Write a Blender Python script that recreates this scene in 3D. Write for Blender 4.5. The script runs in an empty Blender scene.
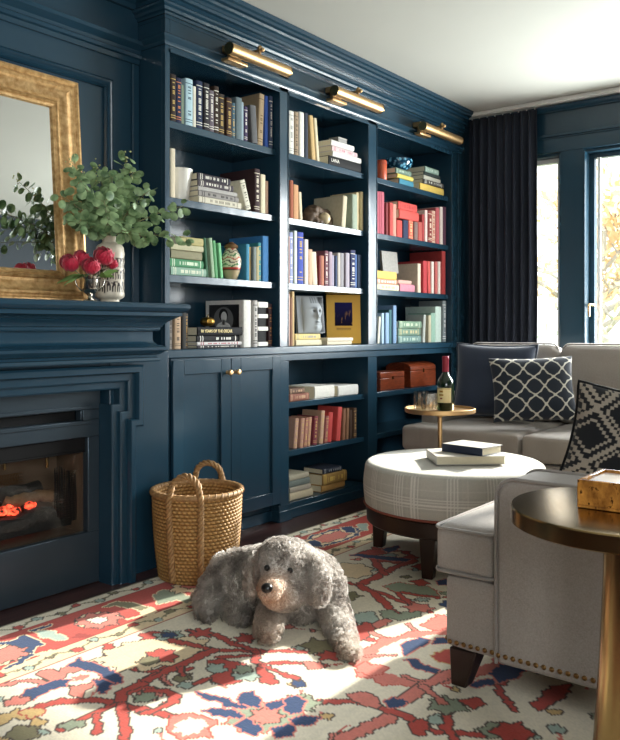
import bpy, bmesh, math, random
import numpy as np
from mathutils import Vector, Matrix, Euler, noise as mnoise

S = bpy.context.scene
COL = S.collection
R = math.radians
random.seed(7)

# ------------------------------------------------------------------ camera, world, lights, exposure
F = 802.0; CX = 310.0; HY = 329.0; EYE = (0.0, -2.73, 1.03)
FX, FY = 0.79262, 0.60971
cd = bpy.data.cameras.new('camera'); cam = bpy.data.objects.new('camera', cd); COL.objects.link(cam)
cam.location = EYE
cam.rotation_euler = (math.pi/2, 0, math.atan2(FY, FX) - math.pi/2)
cd.sensor_fit = 'HORIZONTAL'; cd.sensor_width = 36.0; cd.lens = F/620*36.0
cd.shift_y = -(370.0-HY)/620.0; cd.clip_start = .05
S.camera = cam

S.view_settings.view_transform = 'Standard'; S.view_settings.look = 'None'
S.view_settings.gamma = 1.0; S.view_settings.use_curve_mapping = False
S.view_settings.exposure = 0.70

wd = bpy.data.worlds.new('daylight'); S.world = wd; wd.use_nodes = True
wd.node_tree.nodes['Background'].inputs[0].default_value = (.93, .97, 1.0, 1)
wd.node_tree.nodes['Background'].inputs[1].default_value = 2.0

def light(name, kind, loc, direction, energy, color=(1,1,1), **k):
    l = bpy.data.lights.new(name, kind); l.energy = energy; l.color = color
    for a, b in k.items(): setattr(l, a, b)
    o = bpy.data.objects.new(name, l); COL.objects.link(o); o.location = loc
    o.rotation_euler = Vector(direction).to_track_quat('-Z', 'Y').to_euler()
    return o
SUN = Vector((-1.0, .20, -.50))
light('sun', 'SUN', (9, -1, 6), SUN, 6.8, (1, .94, .85), angle=R(1.2))
# daylight through the big window on the right; fill added outside assumed rear windows
light('daylight_window_right', 'AREA', (5.85, -1.87, 1.45), (-1, .05, -.30), 190, (.95, .98, 1), shape='RECTANGLE', size=1.52, size_y=1.5)
light('fill_light_rear_two', 'AREA', (.75, -4.05, 1.5), (.2, 1, -.2), 24, (.96, .98, 1), shape='RECTANGLE', size=.9, size_y=1.3)
light('fill_light_rear', 'AREA', (-.75, -4.05, 1.5), (.35, 1, -.2), 50, (.95, .98, 1), shape='RECTANGLE', size=1.1, size_y=1.3)

# ------------------------------------------------------------------ helpers
def at(px, py, y):            # the point of the photograph at the depth of the plane y
    r = px-CX; d = (FX*F+FY*r, FY*F-FX*r, HY-py); t = (y-EYE[1])/d[1]
    return Vector((EYE[0]+d[0]*t, y, EYE[2]+d[2]*t))
def atd(px, py, dep):         # at a distance along the view axis
    r = (px-CX)*dep/F
    return Vector((EYE[0]+FX*dep+FY*r, EYE[1]+FY*dep-FX*r, EYE[2]-(py-HY)*dep/F))
def atz(px, py, z=0.0):
    return atd(px, py, (EYE[2]-z)*F/(py-HY))
def lin(c):
    c /= 255.0
    return c/12.92 if c <= .04045 else ((c+.055)/1.055)**2.4
def hx(h):
    h = h.lstrip('#'); return tuple(lin(int(h[i:i+2], 16)) for i in (0, 2, 4))

class N:                      # small node builder
    def __init__(s, name):
        s.m = bpy.data.materials.new(name); s.m.use_nodes = True
        s.t = s.m.node_tree; s.b = s.t.nodes['Principled BSDF']
        s.out = s.t.nodes['Material Output']
    def n(s, typ, **k):
        x = s.t.nodes.new(typ)
        for a, b in k.items(): setattr(x, a, b)
        return x
    def l(s, a, b): s.t.links.new(a, b)
    def val(s, sock, v):
        if isinstance(v, bpy.types.NodeSocket): s.l(v, sock)
        else: sock.default_value = v
    def math(s, op, a, b=0.0, c=0.0):
        x = s.n('ShaderNodeMath', operation=op)
        s.val(x.inputs[0], a); s.val(x.inputs[1], b); s.val(x.inputs[2], c)
        return x.outputs[0]
    def mix(s, f, a, b):
        x = s.n('ShaderNodeMix', data_type='RGBA')
        s.val(x.inputs[0], f)
        for i, v in ((6, a), (7, b)):
            s.val(x.inputs[i], v if isinstance(v, bpy.types.NodeSocket) else (*v[:3], 1))
        return x.outputs[2]
    def coord(s, which='Object', scale=None):
        c = s.n('ShaderNodeTexCoord').outputs[which]
        if scale:
            mp = s.n('ShaderNodeMapping'); mp.inputs['Scale'].default_value = scale
            s.l(c, mp.inputs[0]); c = mp.outputs[0]
        return c
    def noise(s, vec, scale, detail=3, rough=.5):
        x = s.n('ShaderNodeTexNoise'); s.l(vec, x.inputs['Vector'])
        x.inputs['Scale'].default_value = scale; x.inputs['Detail'].default_value = detail
        x.inputs['Roughness'].default_value = rough
        return x.outputs[0]
    def ramp(s, f, lo, hi):
        x = s.n('ShaderNodeMapRange'); s.val(x.inputs[0], f)
        x.inputs[1].default_value = lo; x.inputs[2].default_value = hi
        return x.outputs[0]
    def sep(s, vec):
        x = s.n('ShaderNodeSeparateXYZ'); s.l(vec, x.inputs[0]); return x.outputs
    def bump(s, h, strength=.3, dist=.01):
        x = s.n('ShaderNodeBump'); x.inputs['Strength'].default_value = strength
        x.inputs['Distance'].default_value = dist; s.l(h, x.inputs['Height'])
        s.l(x.outputs[0], s.b.inputs['Normal'])
    def col(s, v): s.val(s.b.inputs['Base Color'], v if isinstance(v, bpy.types.NodeSocket) else (*v[:3], 1))
    def p(s, **k):
        for a, b in k.items(): s.b.inputs[a.replace('_', ' ')].default_value = b

def simple(name, hexc, rough=.5, metal=0.0, var=.12, scale=30, bump=0.0, bscale=None, bdist=.004, **k):
    q = N(name); c = hx(hexc) if isinstance(hexc, str) else hexc
    v = q.coord()
    f = q.noise(v, scale, 4)
    q.col(q.mix(f, [x*(1-var) for x in c], [min(1, x*(1+var)) for x in c]))
    q.p(Roughness=rough, Metallic=metal)
    if bump: q.bump(q.noise(v, bscale or scale*4, 3), bump, bdist)
    for a, b in k.items(): q.b.inputs[a.replace('_', ' ')].default_value = b
    return q.m

class MB:
    """collects shapes and links them as ONE mesh object"""
    def __init__(s): s.v = []; s.f = []; s.mi = []; s.boxed = False
    def add(s, vs, fs, m=0):
        o = len(s.v); s.v += [tuple(v) for v in vs]
        s.f += [tuple(i+o for i in f) for f in fs]; s.mi += [m]*len(fs)
    def box(s, x0, x1, y0, y1, z0, z1, m=0):
        s.boxed = True
        v = [(x, y, z) for z in (z0, z1) for y in (y0, y1) for x in (x0, x1)]
        s.add(v, [(0,2,3,1),(4,5,7,6),(0,1,5,4),(2,6,7,3),(0,4,6,2),(1,3,7,5)], m)
    def tube(s, p0, p1, r0, r1=None, n=12, m=0, caps=True):
        s.path([p0, p1], [r0, r0 if r1 is None else r1], n, m, caps)
    def path(s, pts, rs, n=8, m=0, caps=True):
        pts = [Vector(p) for p in pts]
        if not hasattr(rs, '__len__'): rs = [rs]*len(pts)
        vs = []; prev = None
        for i, p in enumerate(pts):
            t = (pts[min(i+1, len(pts)-1)]-pts[max(i-1, 0)]).normalized()
            if prev is None:
                a = Vector((0,0,1)) if abs(t.z) < .9 else Vector((1,0,0))
                u = t.cross(a).normalized()
            else:
                u = (prev-t*prev.dot(t)).normalized()
            prev = u; w = t.cross(u)
            for k in range(n):
                a = 2*math.pi*k/n
                vs.append(p+(u*math.cos(a)+w*math.sin(a))*rs[i])
        fs = []
        for i in range(len(pts)-1):
            for k in range(n):
                k2 = (k+1) % n
                fs.append((i*n+k, i*n+k2, (i+1)*n+k2, (i+1)*n+k))
        if caps:
            fs.append(tuple(range(n))[::-1]); fs.append(tuple((len(pts)-1)*n+k for k in range(n)))
        s.add(vs, fs, m)
    def lathe(s, prof, c=(0,0,0), n=32, m=0, sx=1, sy=1):
        vs = []; fs = []
        for r, z in prof:
            for k in range(n):
                a = 2*math.pi*k/n
                vs.append((c[0]+r*sx*math.cos(a), c[1]+r*sy*math.sin(a), c[2]+z))
        for i in range(len(prof)-1):
            for k in range(n):
                k2 = (k+1) % n
                fs.append((i*n+k, i*n+k2, (i+1)*n+k2, (i+1)*n+k))
        if prof[0][0] > 1e-5: fs.append(tuple(range(n))[::-1])
        if prof[-1][0] > 1e-5: fs.append(tuple((len(prof)-1)*n+k for k in range(n)))
        s.add(vs, fs, m)
    def prism(s, poly, z0, z1, m=0, axis='z'):
        n = len(poly)
        def P(a, b, h): return {'z': (a, b, h), 'x': (h, a, b), 'y': (a, h, b)}[axis]
        vs = [P(a, b, z0) for a, b in poly]+[P(a, b, z1) for a, b in poly]
        fs = [tuple(range(n))[::-1], tuple(range(n, 2*n))]
        fs += [(i, (i+1) % n, n+(i+1) % n, n+i) for i in range(n)]
        s.add(vs, fs, m)
    def sweep(s, path, prof, m=0, closed=False, up=None):
        """path: list of (point, out vectors a, b); prof: list of (u, v): point + a*u + b*v"""
        n = len(prof); vs = []; fs = []
        for p, a, b in path:
            for u, v in prof: vs.append(Vector(p)+Vector(a)*u+Vector(b)*v)
        for i in range(len(path)-1+(1 if closed else 0)):
            j = (i+1) % len(path)
            for k in range(n-1): fs.append((i*n+k, i*n+k+1, j*n+k+1, j*n+k))
        s.add(vs, fs, m)
    def ball(s, c, r, n=12, m=0, sc=(1,1,1)):
        prof = [(math.sin(math.pi*i/n)*r, -math.cos(math.pi*i/n)*r) for i in range(n+1)]
        o = len(s.v); vs = []; fs = []; k2n = n*2
        for rr, z in prof:
            for k in range(k2n):
                a = 2*math.pi*k/k2n
                vs.append((c[0]+rr*sc[0]*math.cos(a), c[1]+rr*sc[1]*math.sin(a), c[2]+z*sc[2]))
        for i in range(n):
            for k in range(k2n):
                q = (k+1) % k2n
                fs.append((i*k2n+k, i*k2n+q, (i+1)*k2n+q, (i+1)*k2n+k))
        s.add(vs, fs, m)
    def build(s, name, mats, parent=None, bev=0, seg=2, smooth=None, loc=None, rot=None, merge=True, fixn=True):
        me = bpy.data.meshes.new(name); me.from_pydata(s.v, [], s.f)
        if not isinstance(mats, (list, tuple)): mats = [mats]
        for q in mats: me.materials.append(q)
        me.polygons.foreach_set('material_index', s.mi)
        if merge or fixn:
            bm = bmesh.new(); bm.from_mesh(me)
            if merge and not s.boxed:
                bmesh.ops.remove_doubles(bm, verts=bm.verts, dist=1e-6)
                bmesh.ops.dissolve_degenerate(bm, dist=1e-7, edges=bm.edges)
            if fixn: bmesh.ops.recalc_face_normals(bm, faces=bm.faces)
            bm.to_mesh(me); bm.free()
        if smooth is not None:
            me.polygons.foreach_set('use_smooth', [True]*len(me.polygons))
            me.set_sharp_from_angle(angle=R(smooth))
        o = bpy.data.objects.new(name, me); COL.objects.link(o)
        if loc is not None: o.location = loc
        if rot is not None: o.rotation_euler = rot
        if bev:
            b = o.modifiers.new('bevel', 'BEVEL'); b.width = bev; b.segments = seg
            b.limit_method = 'ANGLE'; b.angle_limit = R(40); b.harden_normals = False
            if smooth is None:
                me.polygons.foreach_set('use_smooth', [True]*len(me.polygons))
                me.set_sharp_from_angle(angle=R(50))
        if parent is not None: o.parent = parent
        return o

def tag(o, label, cat, group=None, kind=None):
    o['label'] = label; o['category'] = cat
    if group: o['group'] = group
    if kind: o['kind'] = kind
    return o
def thing(name, label, cat, loc=(0,0,0), rz=0.0, group=None):
    o = bpy.data.objects.new(name, None); COL.objects.link(o)
    o.location = loc; o.rotation_euler = (0, 0, rz); o.empty_display_size = .05
    return tag(o, label, cat, group)
def struct(o): o['kind'] = 'structure'; return o
def text(body, size, mat, parent, loc, rot, name='title', ext=.0004, align='LEFT', sx=1.0):
    c = bpy.data.curves.new(name, 'FONT'); c.body = body; c.size = size; c.extrude = ext
    c.align_x = align; c.align_y = 'CENTER'
    c.materials.append(mat)
    tmp = bpy.data.objects.new(name, c); COL.objects.link(tmp)
    me = bpy.data.meshes.new_from_object(tmp.evaluated_get(bpy.context.evaluated_depsgraph_get())); bpy.data.objects.remove(tmp)
    o = bpy.data.objects.new(name, me); COL.objects.link(o); o.location = loc; o.rotation_euler = rot
    o.scale = (sx, 1, 1); o.parent = parent
    return o
def subsurf(o, n=2):
    m = o.modifiers.new('subdivision', 'SUBSURF'); m.levels = n; m.render_levels = n; return o
def vcol(o, fn):              # the thing's own pattern, one colour per vertex
    me = o.data
    a = me.color_attributes.new('pattern', 'FLOAT_COLOR', 'POINT')
    buf = np.ones((len(me.vertices), 4), np.float32)
    for i, v in enumerate(me.vertices): buf[i, :3] = fn(v.co)
    a.data.foreach_set('color', buf.ravel())

# ------------------------------------------------------------------ materials
NAVY = (.0112, .0388, .0640)
def navy_paint(name, rough=.28):
    q = N(name); v = q.coord()
    f = q.noise(v, 6, 3)
    q.col(q.mix(f, [c*.90 for c in NAVY], [c*1.10 for c in NAVY]))
    q.b.inputs['Roughness'].default_value = rough
    q.b.inputs['Specular IOR Level'].default_value = .5
    h = q.noise(q.coord('Object', (1, 1, .35)), 9, 2)
    q.bump(h, .10, .02)
    return q.m
M_navy = navy_paint('navy_gloss_paint', .23)
M_navyw = navy_paint('navy_wall_paint', .33)
M_ceil = simple('ceiling_white', '#b2b2ab', .85, var=.02, scale=3)
M_white = simple('white_paint', '#dfe0dc', .5, var=.03)
M_graywall = simple('rear_wall_navy', '#18222c', .7, var=.05)
M_brass = simple('aged_brass', '#c9a678', .42, 1.0, var=.10, scale=14, bump=.05, bscale=60)
M_brass2 = simple('bronzed_brass', '#9c8258', .20, 1.0, var=.14, scale=8)
M_brass3 = simple('satin_brass', '#d8b27a', .25, 1.0, var=.1)
M_silver = simple('polished_silver', '#c8c4bc', .12, 1.0, var=.1)
M_fabric = None
def weave(name, a, b, scale=420, rough=.9, sheen=.25, bump=.25):
    q = N(name); v = q.coord()
    f = q.noise(v, scale, 2); g = q.noise(v, 5, 3)
    c = q.mix(f, hx(a), hx(b)); 
    q.col(q.mix(q.ramp(g, .3, .7), c, q.mix(.5, c, hx(b))))
    q.p(Roughness=rough); q.b.inputs['Sheen Weight'].default_value = sheen
    q.bump(f, bump, .002)
    return q.m
M_sofa = weave('grey_linen', '#7d736b', '#aaa199', 240, bump=.4)
M_piping = weave('grey_piping', '#7f7670', '#978f88', 300)
M_velvet = weave('navy_velvet', '#141d2c', '#22304a', 200, .8, .5)
M_curtain = weave('charcoal_curtain', '#131824', '#1f2635', 260, .9, .04)
M_legwood = simple('dark_walnut', '#2c1c16', .35, var=.25, scale=18)
M_cream_page = simple('paper_edges', '#d8ceb4', .8, var=.08, scale=90)
M_black = simple('black_metal', '#0d0d0e', .65, var=.1, Specular_IOR_Level=.2)

def floor_mat():
    q = N('dark_hardwood'); v = q.coord()
    mp = q.n('ShaderNodeMapping'); q.l(v, mp.inputs[0]); mp.inputs['Rotation'].default_value = (0, 0, 0)
    br = q.n('ShaderNodeTexBrick'); q.l(mp.outputs[0], br.inputs[0])
    br.inputs['Scale'].default_value = 1.0; br.inputs['Brick Width'].default_value = 1.1; br.inputs['Row Height'].default_value = .085
    br.inputs['Mortar Size'].default_value = .002; br.offset = .37
    br.inputs['Color1'].default_value = (*hx('#3e2724'), 1); br.inputs['Color2'].default_value = (*hx('#553733'), 1)
    br.inputs['Mortar'].default_value = (*hx('#120b0a'), 1)
    g = q.noise(q.coord('Object', (2, 40, 1)), 3, 5)
    q.col(q.mix(q.ramp(g, .35, .8), br.outputs[0], hx('#2c1a18')))
    q.p(Roughness=.3); q.bump(g, .06, .004)
    return q.m
M_floor = floor_mat()

def wood(name, a, b, sc=(3, 30, 30), rough=.35):
    q = N(name); v = q.coord('Object', sc)
    q.col(q.mix(q.ramp(q.noise(v, 3, 6, .6), .3, .75), hx(a), hx(b))); q.p(Roughness=rough)
    return q.m
def glassm(name, color, rough=.0, keep=.9, ior=1.45):
    # thin glass: lets light straight through with a clear reflection on top
    q = N(name)
    tr = q.n('ShaderNodeBsdfTransparent'); tr.inputs[0].default_value = (*color, 1)
    gl = q.n('ShaderNodeBsdfGlossy'); gl.inputs['Roughness'].default_value = rough
    fr = q.n('ShaderNodeFresnel'); fr.inputs[0].default_value = ior
    mx = q.n('ShaderNodeMixShader'); front = q.math('SUBTRACT', 1.0, q.n('ShaderNodeNewGeometry').outputs['Backfacing']); q.l(q.math('ADD', q.math('MULTIPLY', q.math('MULTIPLY', fr.outputs[0], .9), front), 1-keep-.1 if keep < .9 else 0.0), mx.inputs[0])
    q.l(tr.outputs[0], mx.inputs[1]); q.l(gl.outputs[0], mx.inputs[2]); q.l(mx.outputs[0], q.out.inputs[0])
    return q.m
M_pane = glassm('window_glass', (.97, .98, .97))
M_tumbler = glassm('clear_glass', (.86, .88, .88), keep=.75)

def book_mat(col, ink=None, bands=0, rough=.55, seed=0.0):
    key = (col, ink, bands)
    if key in book_mat.c: return book_mat.c[key]
    q = N('book_cloth'); c = hx(col); g_ = .3*c[0]+.6*c[1]+.1*c[2]; c = [(k*.86+g_*.14)*.92 for k in c]
    v = q.coord('Generated'); x, y, z = q.sep(v)[0:3]
    ob = q.coord('Object')
    base = q.mix(q.noise(ob, 60, 4), [k*.82 for k in c], [min(1, k*1.15) for k in c])
    if ink:
        oi = q.n('ShaderNodeObjectInfo').outputs['Random']
        zz = q.math('ADD', z, q.math('MULTIPLY', oi, 7.0))
        cell = q.n('ShaderNodeTexWhiteNoise', noise_dimensions='1D'); q.l(q.math('FLOOR', q.math('MULTIPLY', zz, 34.0)), cell.inputs['W'])
        let = q.math('GREATER_THAN', cell.outputs[0], .42)
        fr = q.math('FRACT', q.math('MULTIPLY', zz, 34.0))
        let = q.math('MULTIPLY', let, q.math('LESS_THAN', fr, .72))
        zone = q.math('MULTIPLY', q.math('GREATER_THAN', z, .22), q.math('LESS_THAN', z, .84))
        mid = q.math('LESS_THAN', q.math('ABSOLUTE', q.math('SUBTRACT', x, .5)), .2)
        sp = q.math('LESS_THAN', y, .03)
        g = q.math('MULTIPLY', q.math('MULTIPLY', let, zone), q.math('MULTIPLY', mid, sp))
        if bands:
            for b in (.08, .13, .90):
                bb = q.math('LESS_THAN', q.math('ABSOLUTE', q.math('SUBTRACT', z, b)), .008)
                g = q.math('MAXIMUM', g, q.math('MULTIPLY', bb, sp))
        base = q.mix(g, base, hx(ink))
    q.col(base); q.p(Roughness=.72); q.b.inputs['Specular IOR Level'].default_value = .22
    book_mat.c[key] = q.m
    return q.m
book_mat.c = {}
# ------------------------------------------------------------------ room shell
CEIL = 2.62; XW = 5.5; BACK = .18
mb = MB(); mb.box(-1.9, 6.0, -3.95, .6, -.06, 0); struct(mb.build('floor', M_floor))
mb = MB(); mb.box(-1.9, 6.0, -3.95, .6, CEIL, CEIL+.1); struct(mb.build('ceiling', M_ceil))
mb = MB(); mb.box(-1.9, 2.47, BACK, .6, 0, CEIL); mb.box(2.47, 6.0, .372, .6, 0, CEIL)
struct(mb.build('wall_back', M_navyw))
mb = MB(); mb.box(-1.9, -1.8, -3.95, .6, 0, CEIL); struct(mb.build('wall_left', M_graywall))
# rear wall behind the camera, with assumed windows added for fill
mb = MB()
FO = [(-1.35, -.2, .8, 2.15), (.3, 1.2, .8, 2.15)]           # two assumed windows, added to carry the fill light
mb.box(-1.8, -1.35, -3.95, -3.65, 0, CEIL); mb.box(-.2, .3, -3.95, -3.65, 0, CEIL); mb.box(1.2, 6.0, -3.95, -3.65, 0, CEIL)
for x0, x1, z0, z1 in FO: mb.box(x0, x1, -3.95, -3.65, 0, z0); mb.box(x0, x1, -3.95, -3.65, z1, CEIL)
struct(mb.build('wall_front', M_graywall))
# window wall on the right: openings between posts
def rect_wall(x0, x1, holes, ya, yb, mat, name):
    mb = MB(); ys = sorted(set([ya, yb]+[h for q in holes for h in q[:2]]))
    for a, b in zip(ys[:-1], ys[1:]):
        hole = [q for q in holes if q[0] <= a+1e-6 and q[1] >= b-1e-6]
        if not hole: mb.box(x0, x1, a, b, 0, CEIL)
        else:
            mb.box(x0, x1, a, b, 0, hole[0][2]); mb.box(x0, x1, a, b, hole[0][3], CEIL)
    return struct(mb.build(name, mat))
HOLES = [(-.70, -.14, .55, 2.245), (-3.40, -.875, .55, 2.245)]
rect_wall(XW+.02, XW+.14, HOLES, -3.95, .6, M_navyw, 'wall_right')
# casing of the window wall
mb = MB()
mb.box(XW-.012, XW+.02, -3.5, -.02, 2.265, 2.372)            # head casing
mb.box(XW-.035, XW+.02, -3.5, -.02, 2.372, 2.392)
mb.box(XW-.022, XW+.02, -3.5, -.02, 2.36, 2.372)
mb.box(XW-.004, XW+.02, -3.5, -.02, 2.392, 2.55)
mb.sweep([((XW, -3.5, 0), (1,0,0), (0,0,1)), ((XW, -.02, 0), (1,0,0), (0,0,1))],
         [(.02, 2.545), (-.02, 2.545), (-.022, 2.553), (-.04, 2.56), (-.055, 2.575), (-.06, 2.584), (.02, 2.584)])
mb.box(XW-.012, XW+.02, -.868, -.708, .0, 2.265)               # post between the windows
mb.box(XW-.02, XW+.02, -.880, -.868, .55, 2.25); mb.box(XW-.02, XW+.02, -.71, -.70, .55, 2.25)
mb.box(XW-.012, XW+.02, -.14, -.02, 0, 2.265); mb.box(XW-.012, XW+.02, -3.5, -3.40, 0, 2.265)
mb.box(XW-.08, XW+.02, -3.5, -.02, .50, .55); mb.box(XW-.01, XW+.02, -3.5, -.02, .0, .12)
struct(mb.build('trim_1', M_navy, bev=.003))
# white ceiling strip with the curtain track
mb = MB(); mb.box(XW-.012, XW+.02, -3.6, -.01, 2.584, CEIL)
struct(mb.build('trim_2', M_white))
def window(name, y0, y1, z0, z1, mullions):
    fr = MB(); X = XW+.09; s = .035
    fr.box(X, X+.05, y0, y1, z0, z0+s); fr.box(X, X+.05, y0, y1, z1-s, z1)
    fr.box(X, X+.05, y0, y0+s, z0+s, z1-s); fr.box(X, X+.05, y1-s, y1, z0+s, z1-s)
    for m in mullions: fr.box(X-.03, X+.05, m-.03, m+.03, z0+s, z1-s)
    o = struct(fr.build(name, M_white if name == 'window_1' else M_navy, bev=.003))
    g = MB(); g.box(X+.022, X+.028, y0+s, y1-s, z0+s, z1-s); gl = g.build('pane', M_pane, o)
    return o
w1 = window('window_1', -.70, -.14, .55, 2.245, [])
w2 = window('window_2', -3.40, -.875, .55, 2.245, [-2.35])
# white screen strip, latch and screw heads on the sashes
mb = MB(); mb.box(XW+.075, XW+.09, -.955, -.935, .6, 2.21); mb.box(XW+.075, XW+.09, -.668, -.655, .6, 2.21); mb.build('screen_edge', M_white, w2)
mb = MB()
lz = 1.165
mb.tube((XW-.012, -.905, lz+.03), (XW+.09, -.905, lz+.03), .010, n=10)
mb.path([(XW-.012, -.905, lz+.03), (XW-.03, -.91, lz+.02), (XW-.03, -.912, lz-.05)], [.008, .009, .006], 8)
mb.build('latch', M_brass3, w2, smooth=40)
mb = MB()
for z in (.75, 1.17, 1.75): mb.tube((XW+.084, -.655, z), (XW+.078, -.655, z), .006, n=8)
mb.build('screw_head', M_brass2, w1)
# frames of the assumed openings added behind the camera
for (x0, x1, z0, z1), mull, nm in zip(FO, ([-.775], [.75]), ('added_window_3', 'added_window_4')):
    fr = MB()
    fr.box(x0, x1, -3.8, -3.76, z0, z0+.04); fr.box(x0, x1, -3.8, -3.76, z1-.04, z1)
    for x in [x0]+[m-.018 for m in mull]+[x1-.036]: fr.box(x, x+.036, -3.8, -3.76, z0+.04, z1-.04)
    o = struct(fr.build(nm, M_white)); g = MB(); g.box(x0+.036, x1-.036, -3.784, -3.778, z0+.04, z1-.04); g.build('pane', M_pane, o)

# wall panelling over the mantel: cornice, rail and raised panel moulding
def line_mould(mb, pts, prof, y):        # profile (u across, v out of the wall) along a polyline in the plane y
    n = len(pts); path = []
    for i in range(n):
        p = Vector((pts[i][0], 0, pts[i][1]))
        def nrm(a, b):
            d = Vector((b[0]-a[0], 0, b[1]-a[1])).normalized(); return Vector((-d.z, 0, d.x))
        if i == 0: a = nrm(pts[0], pts[1])
        elif i == n-1: a = nrm(pts[-2], pts[-1])
        else:
            n1, n2 = nrm(pts[i-1], pts[i]), nrm(pts[i], pts[i+1]); a = (n1+n2)/(1+n1.dot(n2))
        path.append(((p.x, y, p.z), a, (0, -1, 0)))
    mb.sweep(path, prof)
ARC = [(-.022, 0), (-.022, .010), (-.016, .018), (-.006, .012), (.004, .016), (.012, .024), (.020, .018), (.022, 0)]
rz = at(60, 28, BACK).z; pz = at(60, 70, BACK).z; px_ = at(107, 120, BACK).x
mb = MB()
line_mould(mb, [(-1.8, rz), (2.468, rz)], [(-.05, 0), (-.05, .012), (-.03, .014), (-.026, .026), (-.012, .03), (-.004, .020), (.01, .022), (.03, .048), (.045, .052), (.045, 0)], BACK)
struct(mb.build('trim_3', M_navy, smooth=35))
mb = MB(); line_mould(mb, [(-.3, 1.2), (-.3, pz), (px_, pz), (px_, .95)], ARC, BACK); struct(mb.build('trim_4', M_navy, smooth=35))
mb = MB(); line_mould(mb, [(-1.8, CEIL-.03), (2.468, CEIL-.03)], [(-.09, 0), (-.09, .02), (-.07, .025), (-.06, .04), (-.03, .06), (.0, .10), (.008, .115), (.03, .12), (.03, 0)], BACK)
struct(mb.build('trim_5', M_navy, smooth=35))
mb = MB(); mb.box(2.425, 2.468, BACK-.016, BACK, .94, rz-.052); struct(mb.build('trim_6', M_navy, bev=.006))
mb = MB(); mb.box(2.4, 2.468, BACK-.0, BACK+.001, .94, 1.0)
# lower chimney breast that carries mantel and firebox
OPL, OPR, OPT = .93, 2.085, .80
mb = MB(); BY = -.10; BXR = 2.405
mb.box(.50, OPL, BY, BACK, 0, .935); mb.box(OPR, BXR, BY, BACK, 0, .935); mb.box(OPL, OPR, BY, BACK, OPT, .935)
struct(mb.build('wall_chimney', M_navy, bev=.004))
mb = MB(); mb.box(2.407, 2.472, -.0, BACK, 0, .93); struct(mb.build('trim_7', M_navy))

# ------------------------------------------------------------------ outside the window
grass = simple('autumn_lawn', '#8f9a72', .9, var=.3, scale=8)
mb = MB(); mb.box(6.1, 40, -25, 25, -.75, -.7); struct(mb.build('ground', grass))
M_bark = simple('grey_bark', '#b8b0a8', .9, var=.2, scale=12)
M_leafA = simple('autumn_leaves', '#ecd0a8', .7, var=.25, scale=3)
M_leafB = simple('dull_green_leaves', '#b9c2a8', .7, var=.3, scale=3)
def tree(loc, label, hgt, seed, leafm, nleaf):
    rnd = random.Random(seed)
    t = thing('autumn_tree', label, 'tree', loc, 0, 'trees outside the window')
    mb = MB(); tips = []
    def grow(p, d, L, r, lvl):
        pts = [p]; q = p.copy()
        for i in range(4):
            d = (d+Vector((rnd.uniform(-.22, .22), rnd.uniform(-.22, .22), rnd.uniform(-.05, .12)))).normalized()
            q = q+d*L/4; pts.append(q.copy())
        mb.path(pts, [r*(1-.12*i) for i in range(5)], 6)
        tips.extend(pts[2:])
        if lvl < 3:
            for i in range(3 if lvl else 5):
                a = rnd.uniform(0, 6.28)
                nd = (d*.6+Vector((math.cos(a), math.sin(a), rnd.uniform(0, .6)))*.8).normalized()
                grow(pts[rnd.randint(2, 4)], nd, L*.62, r*.5, lvl+1)
    grow(Vector((0,0,0)), Vector((0,0,1)), hgt*.45, hgt*.028, 0)
    mb.build('trunk', M_bark, t, smooth=60)
    lf = MB()
    for i in range(nleaf):
        c = rnd.choice(tips)+Vector((rnd.gauss(0, .22), rnd.gauss(0, .22), rnd.gauss(0, .2)))
        u = Vector((rnd.gauss(0,1), rnd.gauss(0,1), rnd.gauss(0,1))).normalized(); w = u.orthogonal().normalized()
        s = rnd.uniform(.05, .11)
        lf.add([c-u*s, c+w*s*.55, c+u*s, c-w*s*.55], [(0,1,2,3)])
    lf.build('foliage', leafm, t, merge=False, fixn=False)
tree((12.0, .75, -.7), 'tree with orange autumn leaves seen through the right window pane', 4.6, 3, M_leafA, 1500)
tree((17, 3.4, -.7), 'bare pale tree seen through the narrow window by the curtain', 5.2, 9, M_leafB, 260)
tree((9.0, -.1, -.7), 'low grey green shrub tree outside, below the orange leaves', 1.7, 14, M_leafB, 500)

# ------------------------------------------------------------------ built-in bookcase
bc = thing('bookcase', 'navy painted built-in bookcase with cornice, open shelves and two cabinet doors', 'bookcase', (3.95, 0, 0))
def B(mb, name, mat=M_navy, bev=.002, parent=bc, **k):
    o = mb.build(name, mat, parent, bev=bev, **k)
    if parent is bc: o.matrix_parent_inverse = Matrix.Translation((-3.95, 0, 0))
    return o
XL, XR = 2.474, 5.368
ST = [(2.474, 2.504), (3.281, 3.359), (4.135, 4.237), (5.231, 5.368)]   # stiles of the face frame
BAYS = [(2.504, 3.281), (3.359, 4.135), (4.237, 5.231)]
CT = .937; SH = [1.99, 1.637, 1.28]; TOP = 2.30; D = .345
SHZ = {}
mb = MB()
mb.box(XL, XR, D, D+.02, 0.0, 2.44)                                     # back
mb.box(XL, XL+.03, .02, D, 0, 2.44); mb.box(XR-.05, XR, .02, D, 0, 2.44)
for a, b in ST[1:3]: mb.box(a, b, .0, D, .09, 2.44)
mb.box(XL, XL+.03, 0, .02, 0, 2.44); mb.box(5.231, XR, 0, D, 0.0, 2.44)
mb.box(XL+.03, 5.231, 0, .02, TOP, 2.44); mb.box(XL+.03, 5.231, .02, D, TOP+.02, TOP+.04)
B(mb, 'carcass')
mb = MB(); mb.box(XL-.012, XR, -.018, D, CT-.042, CT); B(mb, 'counter_ledge', bev=.006, seg=3)
mb = MB(); mb.box(XL+.03, 5.231, -.006, .0, .86, CT-.042); B(mb, 'counter_rail', bev=.001)
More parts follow.
